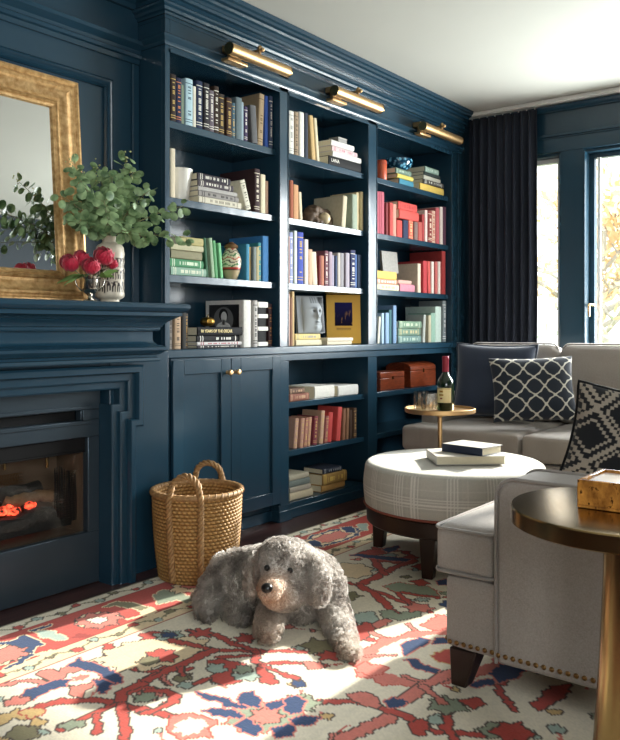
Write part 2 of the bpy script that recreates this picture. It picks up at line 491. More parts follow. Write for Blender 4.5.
for i, (a, b) in enumerate(BAYS):
    for z in SH:
        mb = MB(); mb.box(a+.0005, b-.0005, .026, D-.001, z-.035, z); B(mb, 'shelf')
for a, b in BAYS[1:]:
    for z in (.63, .367):
        mb = MB(); mb.box(a+.0005, b-.0005, .026, D-.001, z-.033, z); B(mb, 'shelf')
    mb = MB(); mb.box(a+.0005, b-.0005, .01, D-.001, .04, .085); B(mb, 'shelf')
# inner moulding of the opening, narrow beads on the stiles
mb = MB()
for a, b in BAYS: mb.box(a-.004, b+.004, -.008, .0, TOP-.012, TOP+.004)
for a, b in ST[1:3]: mb.box(a, a+.006, -.004, 0, CT, TOP); mb.box(b-.006, b, -.004, 0, CT, TOP)
mb.box(5.231, 5.237, -.004, 0, CT, TOP); mb.box(5.33, 5.345, -.006, 0, CT, TOP+.03)
B(mb, 'face_bead', bev=.002)
# lower stile
def mould_run(name, prof, zoff=0):
    # profile (out, z) run along the front and returned on the left side
    mb = MB(); path = []
    mb.sweep([((XL, BACK, 0), (-1,0,0), (0,0,1)), ((XL, 0, 0), (-1,-1,0), (0,0,1)), ((XR, 0, 0), (0,-1,0), (0,0,1))], prof)
    return B(mb, name, bev=0, smooth=35)
mould_run('lower_moulding', [(0, 2.318), (.008, 2.318), (.012, 2.326), (.012, 2.334), (.024, 2.345), (.030, 2.352), (.030, 2.360), (.016, 2.366), (.010, 2.372), (0, 2.374)])
mould_run('cornice', [(0, 2.455), (.010, 2.455), (.012, 2.466), (.022, 2.470), (.026, 2.482), (.038, 2.490), (.040, 2.500), (.036, 2.506), (.036, 2.522), (.050, 2.526), (.053, 2.538), (.058, 2.542), (.058, 2.556), (.070, 2.562), (.074, 2.574), (.090, 2.579), (.092, 2.592), (.104, 2.598), (.108, 2.618), (0, 2.618)])
mb = MB(); mb.box(XL, XR, 0, D, 2.44, 2.615); B(mb, 'frieze', bev=0)
# plinth
mb = MB(); mb.box(2.50, 3.281, .06, .09, 0, .10); mb.box(3.359, XR, .012, .05, 0, .065); mb.box(3.359, XR, .005, .014, .0, .055); mb.box(2.50, 3.281, .045, .062, 0, .06)
B(mb, 'plinth', bev=.004)
mb = MB(); mb.box(3.275, 3.365, -.005, .06, .03, .09); mb.box(3.268, 3.372, -.014, .06, 0, .06); B(mb, 'pilaster_foot', bev=.004)
mb = MB(); mb.box(4.13, 4.24, -.006, .06, 0, .06); B(mb, 'pilaster_foot', bev=.004)
mb = MB(); mb.box(5.372, 5.5, .03, .37, 0, CEIL-.002); struct(mb.build('trim_8', M_navy))
mb = MB(); mb.box(3.284, 3.356, -.0055, .0, .08, .8595); B(mb, 'stile')
# doors
def door(x0, x1, label, knobx):
    z0, z1 = .105, .886; w = .068; y = -.018
    mb = MB()
    mb.box(x0, x0+w, y, .003, z0, z1); mb.box(x1-w, x1, y, .003, z0, z1)
    mb.box(x0+w, x1-w, y, .003, z0, z0+w); mb.box(x0+w, x1-w, y, .003, z1-w, z1)
    mb.box(x0+w-.002, x1-w+.002, -.006, .002, z0+w-.002, z1-w+.002)
    o = B(mb, 'door', bev=.0025); o['label'] = label
    k = MB(); c = (knobx, y, .818)
    k.lathe([(0.0, 0), (.010, 0), (.0075, .004), (.005, .010), (.006, .015), (.013, .019), (.0145, .024), (.011, .030), (0.0, .032)], (0, 0, 0), 20)
    kk = k.build('knob', M_brass, o, smooth=40, rot=(math.pi/2, 0, 0)); kk.location = c
    kk['label'] = 'round brass knob'
door(2.508, 2.889, 'left navy cabinet door', 2.862)
door(2.893, 3.274, 'right navy cabinet door', 2.920)

# picture lights on the frieze
for i, (x0, x1, lb) in enumerate(((2.755, 3.222, 'left'), (3.605, 4.100, 'middle'), (4.590, 5.140, 'right'))):
    t = thing('picture_light', f'brass tube picture light on the bookcase frieze above the {lb} bay', 'picture light', ((x0+x1)/2, 0, 2.392), 0, 'brass picture lights over the shelves')
    L = (x1-x0-.03)/2
    mb = MB(); mb.tube((-L, -.118, -.035), (L, -.118, -.035), .0285, n=28);
    o = mb.build('tube_shade', M_brass, t, bev=.003, smooth=40)
    mb = MB(); mb.tube((-L-.004, -.118, -.035), (-L-.0005, -.118, -.035), .0302, n=28); mb.build('end_cap', M_brass2, t, smooth=40); mb = MB(); mb.tube((L+.0005, -.118, -.035), (L+.004, -.118, -.035), .0302, n=28); mb.build('end_cap', M_brass2, t, smooth=40)
    mb = MB(); mb.box(-L+.03, -L+.17, -.085, -.036, -.075, -.058); mb.box(-L+.07, -L+.15, -.060, -.036, -.058, .0); mb.box(-L+.07, -L+.15, -.060, -.0008, -.014, .02); mb.build('backplate', M_brass, t, bev=.004)
    mb = MB(); mb.tube((.0, -.118, -.006), (.0, -.118, .022), .007, n=12); mb.ball((0, -.118, .026), .013, 8); mb.tube((0, -.13, .014), (0, -.0008, .014), .008, n=12); mb.ball((0, -.136, .014), .011, 8); mb.build('swivel_arm', M_brass, t, smooth=50)

# ------------------------------------------------------------------ fireplace surround with mantel
fp = thing('fireplace_surround', 'dark navy painted fireplace mantel and stepped surround on left wall', 'fireplace', (1.5, BY, 0))
def P_(mb, name, **k):
    o = mb.build(name, k.pop('mat', M_navy), fp, **k); o.matrix_parent_inverse = Matrix.Translation((-1.5, -BY, 0)); return o
MX0 = .78; MXR = 2.225
prof = [(.0, .897), (.020, .897), (.022, .902), (.018, .912), (.010, .916), (.012, .924), (.030, .932), (.043, .945), (.043, .955), (.034, .960), (.014, .966), (.004, .976), (.0, .984), (.0, 1.018),
        (.018, 1.022), (.022, 1.028), (.022, 1.036), (.028, 1.040), (.030, 1.046), (.040, 1.056), (.056, 1.068), (.078, 1.080), (.086, 1.083), (.086, 1.096), (.094, 1.100), (.104, 1.106), (.110, 1.115), (.110, 1.126), (.104, 1.133), (.0, 1.133)]
mb = MB(); FYm = -.20
mb.sweep([((MX0, -.02, 0), (-1,0,0), (0,0,1)), ((MX0, FYm, 0), (-1,-1,0), (0,0,1)), ((MXR, FYm, 0), (1,-1,0), (0,0,1)), ((MXR, -.02, 0), (1,0,0), (0,0,1))], prof)
P_(mb, 'mantel_moulding', smooth=32)
mb = MB(); mb.box(MX0-.002, MXR+.002, FYm-.002, BACK-.001, 1.110, 1.132); mb.box(MX0-.1, MXR+.1, FYm-.1, BACK-.018, 1.112, 1.1325); mb.box(MX0+.004, MXR-.004, FYm+.004, BACK-.001, .94, 1.11); mb.box(MX0+.004, MXR-.004, FYm+.004, BY-.001, .899, .94)
P_(mb, 'mantel_shelf')
# stepped architrave with ears
def arch(off_list, name):
    mb = MB()
    xi, ze, e, zt = 2.066, .726, .040, .787       # inner edge, ear underside, ear width, opening top
    xl = MX0+.16
    pts = [(xi, .0), (xi, ze), (xi+e, ze), (xi+e, zt), (xl-e, zt), (xl-e, ze), (xl, ze), (xl, 0)]
    prof = off_list
    n = len(pts); path = []
    for i in range(n):
        def nr(a, b):
            d = Vector((b[0]-a[0], 0, b[1]-a[1])).normalized(); return Vector((d.z, 0, -d.x))
        if i == 0: a = nr(pts[0], pts[1])
        elif i == n-1: a = nr(pts[-2], pts[-1])
        else:
            n1, n2 = nr(pts[i-1], pts[i]), nr(pts[i], pts[i+1]); a = (n1+n2)/(1+n1.dot(n2))
        path.append(((pts[i][0], BY, pts[i][1]), a, (0, -1, 0)))
    mb.sweep(path, prof)
    return P_(mb, name, smooth=30)
arch([(0, -.044), (0, .036), (.006, .040), (.028, .040), (.030, .052), (.036, .056), (.060, .056), (.062, .070), (.068, .078), (.088, .078), (.096, .072), (.096, .0)], 'architrave')
# ------------------------------------------------------------------ electric fire in the opening
fi = thing('fireplace_insert', 'dark steel electric fire with glowing coals and mesh curtain under the mantel', 'fireplace insert', (1.5, -.05, 0))
def I_(mb, name, mat, **k):
    o = mb.build(name, mat, fi, **k); o.matrix_parent_inverse = Matrix.Translation((-1.5, .05, 0)); return o
M_steel = simple('charcoal_steel', '#3d4a54', .32, .55, var=.08, scale=8)
M_soot = simple('firebox_lining', '#5a4636', .8, var=.2, scale=8)
FYi = -.054
xr = at(88, 500, FYi).x; xlf = 3.02-xr            # opening edges
zt_ = at(88, 437, FYi).z; zb_ = at(88, 532, FYi).z
mb = MB()
a, b = OPL+.01, OPR-.01
mb.box(a, b, FYi, -.02, zt_, .665); mb.box(a, b, FYi, -.02, .705, OPT-.01); mb.box(a, b, FYi, -.02, 0.002, zb_)
mb.box(a, xlf, FYi, -.02, zb_, zt_); mb.box(xr, b, FYi, -.02, zb_, zt_)
mb.box(a, xlf, FYi, -.02, .665, .705); mb.box(xr-.035, b, FYi, -.02, .665, .705)
I_(mb, 'front_panel', M_steel, bev=.003)
mb = MB(); mb.box(xlf+.0, xr-.036, -.018, -.012, .655, .715); I_(mb, 'vent_slot', M_black)
mb = MB(); mb.box(xlf-.02, xr+.01, FYi-.008, FYi-.0005, .708, .722); mb.box(xlf-.02, xr+.01, FYi-.008, FYi-.0005, .648, .663); mb.box(xr-.03, xr+.01, FYi-.008, FYi-.0005, .663, .708); I_(mb, 'vent_frame', M_steel, bev=.002)
mb = MB(); mb.box(xlf, xr, .155, .17, .02, .64); mb.box(xlf-.01, xlf, -.018, .17, .02, .64); mb.box(xr+.0005, xr+.01, -.018, .17, .02, .64); mb.box(xlf, xr, -.018, .155, .02, zb_-.004); mb.box(xlf, xr, -.018, .155, zt_+.003, .645); I_(mb, 'firebox', M_soot)
mb = MB(); mb.box(xlf, xr, -.035, -.02, zt_-.055, zt_-.002); mb.box(xlf, xr, -.038, -.03, zt_-.062, zt_-.055); I_(mb, 'hood', M_black, bev=.002)
# coals and logs
M_char = simple('charred_log', '#1c1714', .85, var=.5, scale=25, bump=.8, bscale=50, bdist=.01)
M_logend = simple('log_bark', '#6a4e36', .8, var=.4, scale=25, bump=.7, bscale=60, bdist=.008)
q = N('glowing_coal'); nz = q.ramp(q.noise(q.coord(), 40, 4), .42, .62); q.col(q.mix(nz, (.02, .012, .01), (.5, .03, .01)))
q.l(q.mix(nz, (0, 0, 0), (1, .075, .03)), q.b.inputs['Emission Color']); q.p(Emission_Strength=2.6, Roughness=.9); M_coal = q.m
def log(name, p0, p1, r, mat, seed):
    mb = MB(); rnd = random.Random(seed); n = 10
    p0, p1 = Vector(p0), Vector(p1)
    mb.path([p0.lerp(p1, i/n)+Vector((0, rnd.uniform(-.006, .006), rnd.uniform(-.006, .006))) for i in range(n+1)], [r*rnd.uniform(.88, 1.1) for _ in range(n+1)], 12)
    return I_(mb, name, mat, smooth=50)
zf = zb_+.03
log('log', (xr-.75, .07, zf+.115), (xr-.13, .09, zf+.15), .036, M_char, 1)
log('log', (xr-.30, .06, zf+.125), (xr-.10, .05, zf+.125), .026, M_logend, 2)
log('log', (xr-.60, -.0, zf+.03), (xr-.12, .02, zf+.055), .034, M_char, 3)
for k in range(16):
    rnd = random.Random(k); mb = MB()
    cx, cy, cz = xr-.14-rnd.random()*.62, rnd.uniform(.0, .06), zf+rnd.uniform(.085, .11)
    mb.ball((cx, cy, cz), rnd.uniform(.018, .028), 6, sc=(1.2, .8, .7))
    I_(mb, 'coal', M_coal, smooth=80)
mb = MB(); n = 24
for i in range(n+1):
    pass
mb.prism([(xlf+.05, zf+.004), (xr-.05, zf+.004), (xr-.05, zf+.03)]+[(xr-.05-(xr-xlf-.1)*i/12, zf+.03+.055*math.sin(math.pi*i/12)) for i in range(1, 12)]+[(xlf+.05, zf+.03)], -.014, -.006, axis='y')
I_(mb, 'ash_guard', M_black)
# mesh curtain: chain strands with drape, brass rods and hooks
M_mesh = simple('mesh_bronze', '#6b4a2c', .4, .8, var=.2)
mb = MB()
for i in range(64):
    x = xr-.62+i*.0068
    mb.path([(x, .14, zf+.215-.0003*(i % 3)), (x+.003, .138, zf+.20), (x, .142, zf+.17)], .0016, 4)
for z in (.212, .2, .188, .176): mb.tube((xr-.63, .14, zf+z), (xr-.17, .14, zf+z), .0016, n=4)
I_(mb, 'mesh_screen', M_mesh)
mb = MB()
for i in range(16):
    x = xr-.105+i*.0068
    mb.path([(x, .02+.008*math.sin(i*1.3), zf+.24-.012*abs(i-3)/3), (x+.002, .02, zf+.1), (x, .02, zf+.01)], .0022, 4)
for j in range(22): mb.tube((xr-.105, .02, zf+.012+j*.0095), (xr-.003, .02, zf+.012+j*.0095), .0014, n=4)
I_(mb, 'mesh_curtain', M_black)
mb = MB()
for x, y in ((xr-.245, .135), (xr-.115, .045)):
    mb.path([(x-.008, y, zf+.235), (x-.008, y, zf+.30), (x, y, zf+.325), (x+.012, y, zf+.32), (x+.014, y, zf+.305)], [.006, .007, .007, .006, .004], 8)
I_(mb, 'curtain_hook', M_brass2, smooth=60)
gl = MB(); gl.box(xlf+.001, xr-.001, -.0290, -.0265, zb_+.001, zt_-.064); I_(gl, 'glass_front', M_pane)

# ------------------------------------------------------------------ curtain and track
ct = thing('curtain', 'dark charcoal floor-length curtain hanging in folds at the left of the window', 'curtain', (5.42, -.29, 0))
mb = MB(); ny, nz_ = 150, 16; y0c, y1c = -.045, -.565
for j in range(nz_+1):
    z = .012+(2.57-.012)*j/nz_
    for i in range(ny+1):
        u = i/ny; y = y0c+(y1c-y0c)*u
        a = (.030+.006*math.sin(u*9)) * (1.0-.35*(j/nz_)**6)
        x = 5.422+a*math.sin(u*2*math.pi*8.5+.4*math.sin(u*7)+.15*math.sin(j*.5))+.004*math.sin(j*.9+u*20)
        mb.v.append((x-5.42, y+.29, z))
for j in range(nz_):
    for i in range(ny): k = j*(ny+1)+i; mb.f.append((k, k+1, k+ny+2, k+ny+1)); mb.mi.append(0)
o = mb.build('drape', M_curtain, ct, smooth=80, merge=False, fixn=False)
sm = o.modifiers.new('solid', 'SOLIDIFY'); sm.thickness = .003
mb = MB()
for i in range(9): mb.tube((0, .22-i*.06, 2.57), (0, .22-i*.06, 2.590), .004, n=6)
mb.build('hooks', M_white, ct)
mb = MB(); mb.box(5.395, 5.445, -3.55, -.04, 2.592, 2.618); tag(mb.build('curtain_track', M_white, bev=.003), 'white curtain track fixed under the ceiling along the window wall', 'curtain track')
# ------------------------------------------------------------------ rug, its woven pattern drawn on the wool
RX0, RX1, RY0, RY1, CELL = .30, 5.2, -3.35, -.205, .0062
nx = int((RX1-RX0)/CELL); nyr = int((RY1-RY0)/CELL)
gx = RX0+(RX1-RX0)*np.arange(nx+1)/nx; gy = RY0+(RY1-RY0)*np.arange(nyr+1)/nyr
GX, GY = np.meshgrid(gx, gy)
rs = np.random.RandomState(5)
def vnoise(scale, seed):
    r = np.random.RandomState(seed); m = r.rand(int((RY1-RY0)/scale)+4, int((RX1-RX0)/scale)+4)
    fx = (GX-RX0)/scale; fy = (GY-RY0)/scale; ix = fx.astype(int); iy = fy.astype(int); fx -= ix; fy -= iy
    fx = fx*fx*(3-2*fx); fy = fy*fy*(3-2*fy)
    return (m[iy, ix]*(1-fx)+m[iy, ix+1]*fx)*(1-fy)+(m[iy+1, ix]*(1-fx)+m[iy+1, ix+1]*fx)*fy
# knots step along warp and weft: ragged, stepped outlines
WX = GX+(vnoise(.045, 1)-.5)*.014+(vnoise(.013, 3)-.5)*.012; WY = GY+(vnoise(.045, 2)-.5)*.014+(vnoise(.013, 4)-.5)*.012
RC = {k: np.array(hx(v)) for k, v in dict(cream='#e2d8c2', red='#b8463a', coral='#d2786a', navy='#1f3a63', green='#8c967f', sage='#9fb0a4', dark='#4a3a33', gold='#cfae74', olive='#7d7656', brick='#9d352d', pale='#e6cfa8').items()}
IMG = np.zeros(GX.shape+(3,)); IMG[:] = RC['cream']
def paint(mask, c): IMG[mask] = RC[c]
def inside(pts):
    m = np.zeros(GX.shape, bool); n = len(pts)
    for i in range(n):
        x0, y0 = pts[i]; x1, y1 = pts[(i+1) % n]
        if abs(y1-y0) < 1e-9: continue
        c = ((WY < y1) != (WY < y0)) & (WX < (x1-x0)*(WY-y0)/(y1-y0)+x0)
        m ^= c
    return m
def seg(pts, w):
    m = np.zeros(GX.shape, bool)
    for (x0, y0), (x1, y1) in zip(pts[:-1], pts[1:]):
        dx, dy = x1-x0, y1-y0; L = dx*dx+dy*dy+1e-12
        t = np.clip(((WX-x0)*dx+(WY-y0)*dy)/L, 0, 1)
        m |= (WX-x0-t*dx)**2+(WY-y0-t*dy)**2 < w*w
    return m
def dil(m, k=1):
    for _ in range(k):
        q = m.copy(); q[1:] |= m[:-1]; q[:-1] |= m[1:]; q[:, 1:] |= m[:, :-1]; q[:, :-1] |= m[:, 1:]; m = q
    return m
def shape(pts, c, line='dark'):
    m = inside(pts)
    if line: paint(dil(m), line)
    paint(m, c)
def stroke(pts, c, w=.013, line='dark'):
    m = seg(pts, w*.78)
    if line: paint(dil(m), line)
    paint(m, c)
def burst(cx, cy, r, n, depth, rot=0.0, ax=1.0, ay=1.0, ang=0.0):
    out = []
    for i in range(n*2):
        a = rot+math.pi*i/n; q = r if i % 2 == 0 else r*depth
        x, y = q*math.cos(a)*ax, q*math.sin(a)*ay
        out.append((cx+x*math.cos(ang)-y*math.sin(ang), cy+x*math.sin(ang)+y*math.cos(ang)))
    return out
def crop(ox, oy, sc):
    def f(*pts): 
        out = []
        for x, y in pts:
            p = atz(ox+x/sc, oy+y/sc); out.append((p.x, p.y))
        return out
    return f
def blob(f, x, y, r, n, c, depth=.7, line='dark', **k):
    p = f((x, y))[0]; shape(burst(p[0], p[1], r, n, depth, **k), c, line); return p
# --- field: first a scattering of small sprigs over the whole ground, then the motifs one can read
rnd = random.Random(21)
def palmette(x, y, s, a, cols):
    shape(burst(x, y, s, 9, .72, a, 1.15, .85, a), cols[0]); shape(burst(x, y, s*.62, 8, .75, a+.2), cols[1]); shape(burst(x, y, s*.3, 6, .7, a), cols[2])
for i in range(90):
    x = rnd.uniform(.5, 5.0); y = rnd.uniform(-3.1, -.8)
    if 1.1 < x < 3.0 and y > -1.75 and not (x > 2.75 and y < -1.2): continue
    a = rnd.uniform(0, 6.28)
    if i % 3 == 0: palmette(x, y, rnd.uniform(.12, .19), a, rnd.choice([('coral', 'cream', 'red'), ('navy', 'pale', 'coral'), ('red', 'pale', 'sage')]))
    else:
        q = [(x, y)]
        for k in range(4): a += rnd.uniform(-.7, .7); q.append((q[-1][0]+.14*math.cos(a), q[-1][1]+.14*math.sin(a)))
        stroke(q, rnd.choice(['red', 'red', 'coral']), .014)
        shape(burst(*q[-1], .06, 6, .55, a), rnd.choice(['red', 'green', 'sage']))
for i in range(170):
    x = rnd.uniform(.9, 4.9); y = rnd.uniform(-3.0, -.68); a = rnd.uniform(0, 6.28); b = rnd.uniform(.03, .07)
    stroke([(x, y), (x+b*math.cos(a), y+b*math.sin(a))], rnd.choice(['coral', 'olive', 'red']), .006, None)
    shape(burst(x+b*math.cos(a), y+b*math.sin(a), rnd.uniform(.014, .026), 5, .6, a), rnd.choice(['coral', 'sage', 'red', 'green', 'gold']))
A = crop(0, 560, 3.1); Bq = crop(150, 600, 3.1); Cq = crop(330, 540, 3.7); Dq = crop(280, 500, 3.44)
# left part of the field
stroke(A((-10, 400), (60, 385), (110, 382), (160, 392)), 'coral', .010)
stroke(A((60, 490), (130, 460), (200, 444), (280, 443), (365, 452), (520, 492)), 'red', .016)
stroke(A((372, 455), (376, 425), (420, 400), (500, 350), (560, 322), (640, 290)), 'red', .021)
stroke(A((365, 452), (300, 482), (225, 512)), 'red', .013)
stroke(A((378, 455), (384, 500), (388, 560)), 'red', .016); stroke(A((300, 488), (298, 545)), 'red', .010)
stroke(A((405, 418), (455, 405), (535, 418), (548, 440), (480, 474), (440, 480)), 'red', .011)
shape(A((420, 430), (445, 410), (500, 408), (508, 425), (480, 445), (430, 446)), 'coral'); blob(A, 455, 432, .035, 6, 'green')
stroke(A((335, 300), (352, 330), (430, 350), (500, 352), (585, 345)), 'red', .010)
shape(A((325, 268), (348, 268), (360, 305), (395, 322), (392, 334), (350, 322), (322, 300)), 'red'); shape(A((352, 285), (395, 310), (400, 330), (372, 322)), 'sage')
p = A((478, 292))[0]
shape(burst(p[0], p[1], .155, 13, .80, 0, 1.25, .85, -.4), 'pale'); blob(A, 500, 306, .06, 7, 'red', .65); blob(A, 458, 320, .035, 5, 'olive')
shape(A((110, 360), (150, 345), (180, 352), (215, 338), (262, 352), (310, 372), (292, 398), (262, 412), (250, 432), (215, 428), (212, 400), (160, 384)), 'coral'); blob(A, 250, 372, .06, 7, 'cream'); blob(A, 250, 372, .030, 6, 'coral', line=None)
shape(A((208, 338), (240, 322), (242, 308), (262, 318), (300, 328), (340, 348), (378, 374), (370, 392), (338, 388), (300, 352), (268, 348), (250, 340)), 'navy', 'coral')
shape(A((288, 384), (330, 380), (362, 392), (338, 402), (332, 422), (304, 418), (308, 400)), 'navy', 'coral')
shape(A((72, 432), (82, 414), (120, 402), (160, 382), (218, 376), (200, 400), (150, 416), (108, 434), (90, 444)), 'navy', 'coral')
shape(A((10, 448), (50, 430), (92, 440), (70, 458), (20, 462)), 'coral'); blob(A, 28, 520, .09, 8, 'gold'); blob(A, 40, 530, .05, 6, 'cream'); shape(A((62, 480), (110, 466), (140, 484), (90, 502)), 'gold', 'red'); blob(A, 70, 548, .05, 5, 'olive')
shape(A((182, 520), (225, 506), (262, 508), (240, 528), (200, 540), (178, 535)), 'red'); blob(A, 228, 520, .032, 5, 'green')
shape(A((440, 235), (470, 228), (505, 234), (480, 248), (448, 252)), 'red'); blob(A, 522, 240, .05, 6, 'sage'); blob(A, 520, 238, .028, 6, 'navy')
shape(A((515, 495), (560, 485), (600, 490), (640, 500), (625, 540), (560, 545), (530, 525)), 'coral')
stroke(A((500, 368), (528, 395)), 'red', .008); blob(A, 568, 370, .028, 5, 'olive'); stroke(A((560, 335), (575, 372)), 'red', .007)
# middle, in front of the dog
stroke(Bq((60, 130), (190, 163), (330, 166), (520, 166), (620, 172)), 'red', .012)
stroke(Bq((120, 104), (200, 112), (255, 142), (345, 165)), 'red', .013); blob(Bq, 158, 110, .05, 7, 'red', .55)
stroke(Bq((-10, 255), (60, 222), (150, 185), (195, 163)), 'red', .019)
stroke(Bq((330, 165), (322, 192), (355, 215), (420, 240), (470, 262)), 'red', .011); stroke(Bq((205, 182), (270, 182), (340, 176)), 'red', .009)
stroke(Bq((350, 206), (420, 200), (510, 204)), 'red', .010); shape(Bq((478, 198), (520, 196), (540, 214), (500, 226)), 'coral'); blob(Bq, 530, 150, .07, 6, 'olive', .6); blob(Bq, 560, 178, .05, 6, 'red', .5)
shape(Bq((180, 196), (228, 188), (262, 200), (288, 212), (250, 236), (290, 258), (250, 272), (210, 268), (182, 246), (215, 230)), 'red'); blob(Bq, 205, 218, .035, 5, 'sage'); blob(Bq, 300, 242, .042, 6, 'sage'); blob(Bq, 290, 222, .03, 5, 'green')
shape(Bq((325, 215), (352, 222), (372, 240), (398, 262), (380, 272), (340, 262), (348, 244)), 'red'); stroke(Bq((130, 272), (180, 250)), 'red', .010); blob(Bq, 112, 272, .026, 5, 'sage'); blob(Bq, 98, 248, .026, 5, 'olive')
stroke(Bq((40, 240), (66, 272)), 'coral', .007); stroke(Bq((90, 218), (104, 240)), 'red', .007)
shape(Bq((300, 112), (322, 118), (318, 135), (286, 130)), 'green'); blob(Bq, 296, 126, .05, 6, 'red', .5)
p = Bq((362, 368))[0]
shape(burst(p[0], p[1], .10, 9, .75, .2, 1.2, .9, -.5), 'green', 'red'); blob(Bq, 364, 366, .05, 7, 'coral')
for q in (((138, 292), (180, 300), (225, 312), (292, 332), (298, 348), (255, 340), (192, 322)), ((280, 300), (322, 290), (345, 320), (335, 345), (300, 336), (276, 322)), ((410, 318), (450, 305), (478, 322), (470, 355), (440, 362), (418, 342)), ((165, 352), (205, 345), (255, 348), (290, 360), (285, 372), (225, 372), (190, 366)), ((258, 402), (300, 374), (328, 392), (352, 412), (330, 424), (288, 416)), ((378, 412), (418, 394), (450, 400), (442, 436), (395, 438)), ((438, 376), (490, 366), (522, 372), (500, 396), (452, 398)), ((358, 328), (400, 322), (418, 336), (380, 346))):
    shape(Bq(*q), 'navy', 'coral')
shape(Bq((55, 372), (110, 360), (150, 368), (208, 388), (180, 410), (200, 436), (90, 440), (58, 410)), 'coral', 'red'); blob(Bq, 125, 402, .05, 7, 'cream', line=None)
stroke(Bq((-5, 290), (60, 290), (86, 306), (70, 328), (20, 352), (-10, 360)), 'red', .014)
shape(Bq((435, 268), (462, 258), (480, 268), (452, 280)), 'gold'); blob(Bq, 465, 268, .022, 4, 'navy')
# right: between dog, ottoman and sofa
stroke(Cq((-10, 148), (60, 162), (115, 176), (300, 246), (380, 275)), 'red', .012)
stroke(Cq((108, 172), (180, 138), (240, 108), (310, 82)), 'red', .022); stroke(Cq((150, 62), (176, 100), (205, 132)), 'red', .018)
stroke(Cq((112, 172), (165, 205), (205, 245), (245, 284)), 'red', .020); stroke(Cq((240, 192), (280, 226), (310, 250)), 'red', .012)
shape(Cq((82, 290), (108, 276), (150, 272), (176, 290), (170, 315), (128, 308), (96, 318)), 'sage'); shape(Cq((180, 272), (225, 266), (250, 282), (340, 268), (330, 290), (260, 306), (205, 296)), 'green')
shape(Cq((70, 348), (128, 312), (172, 322), (158, 352), (118, 384), (80, 378)), 'red'); shape(Cq((150, 318), (200, 298), (228, 308), (180, 332)), 'coral'); shape(Cq((30, 300), (70, 295), (90, 320), (50, 330)), 'coral')
stroke(Cq((150, 350), (200, 368), (252, 386)), 'coral', .010); stroke(Cq((296, 318), (320, 345), (338, 362)), 'coral', .009)
p = Cq((385, 436))[0]
shape(burst(p[0], p[1], .235, 14, .90, 0, 1.25, .85, -.35), 'coral', 'red'); shape(burst(p[0], p[1], .185, 12, .92, 0, 1.2, .85, -.35), 'cream', 'coral')
for q in (((262, 420), (275, 388), (330, 370), (368, 380), (345, 400), (310, 420), (275, 434)), ((378, 392), (400, 372), (450, 372), (470, 388), (430, 392)), ((272, 452), (320, 446), (350, 472), (400, 486), (380, 500), (330, 486))): shape(Cq(*q), 'navy', 'coral')
shape(Cq((382, 440), (410, 416), (470, 410), (500, 440), (450, 470), (405, 462)), 'red', 'gold')
shape(Cq((336, 322), (380, 300), (402, 282), (440, 292), (448, 330), (400, 340), (360, 336)), 'coral', 'red'); shape(Cq((100, 492), (125, 455), (160, 470), (215, 480), (190, 508), (150, 512)), 'coral', 'red')
stroke(Cq((130, 435), (190, 436), (245, 434)), 'coral', .007); stroke(Cq((270, 610), (360, 545), (442, 498)), 'coral', .026); stroke(Cq((280, 515), (340, 530)), 'coral', .009); stroke(Cq((345, 552), (380, 580), (420, 612)), 'coral', .012)
shape(Cq((200, 610), (235, 598), (290, 608), (280, 628), (220, 634)), 'navy', 'coral'); shape(Cq((300, 690), (350, 672), (372, 700), (330, 735), (300, 715)), 'red'); shape(Cq((360, 660), (402, 650), (420, 690), (380, 690)), 'sage'); stroke(Cq((60, 745), (150, 700), (220, 672)), 'coral', .03)
shape(Cq((60, 580), (130, 572), (190, 600), (180, 640), (110, 620)), 'coral', 'dark')
shape(Cq((68, 62), (110, 56), (180, 64), (240, 70), (302, 76), (280, 86), (210, 80), (120, 70)), 'navy', 'coral'); shape(Cq((102, 56), (140, 42), (185, 40), (210, 58), (160, 64)), 'red'); shape(Cq((190, 40), (250, 26), (262, 34), (215, 52)), 'navy', 'coral')
shape(Cq((76, 132), (105, 122), (148, 122), (140, 136), (95, 140)), 'red'); blob(Cq, 60, 118, .12, 9, 'pale', .8)
shape(Cq((205, 178), (255, 160), (300, 172), (360, 178), (405, 215), (350, 210), (290, 200), (240, 196)), 'green', 'red'); shape(Cq((300, 160), (340, 150), (370, 170), (330, 176)), 'red'); stroke(Cq((270, 200), (330, 210), (400, 222)), 'red', .011); blob(Cq, 330, 258, .06, 6, 'coral', .55); blob(Cq, 60, 214, .06, 6, 'olive', .6)
shape(Cq((300, 104), (345, 92), (380, 110), (350, 122)), 'red'); blob(Cq, 278, 142, .025, 5, 'olive'); shape(Cq((385, 158), (430, 150), (450, 172), (405, 176)), 'navy', 'coral'); blob(Cq, 460, 250, .06, 6, 'navy')
f5 = crop(430, 630, 3.26)
shape(f5((130, 190), (150, 172), (200, 166), (215, 182), (160, 196)), 'navy', 'coral'); shape(f5((190, 150), (225, 120), (270, 118), (330, 128), (290, 160), (230, 182), (215, 165)), 'navy', 'coral'); shape(f5((100, 240), (150, 228), (190, 250), (140, 270)), 'red'); stroke(f5((220, 190), (250, 240), (280, 270)), 'red', .011); shape(f5((330, 250), (400, 190), (470, 190), (420, 240), (360, 270)), 'red'); blob(f5, 220, 335, .05, 6, 'green'); blob(f5, 270, 345, .06, 6, 'red', .6)
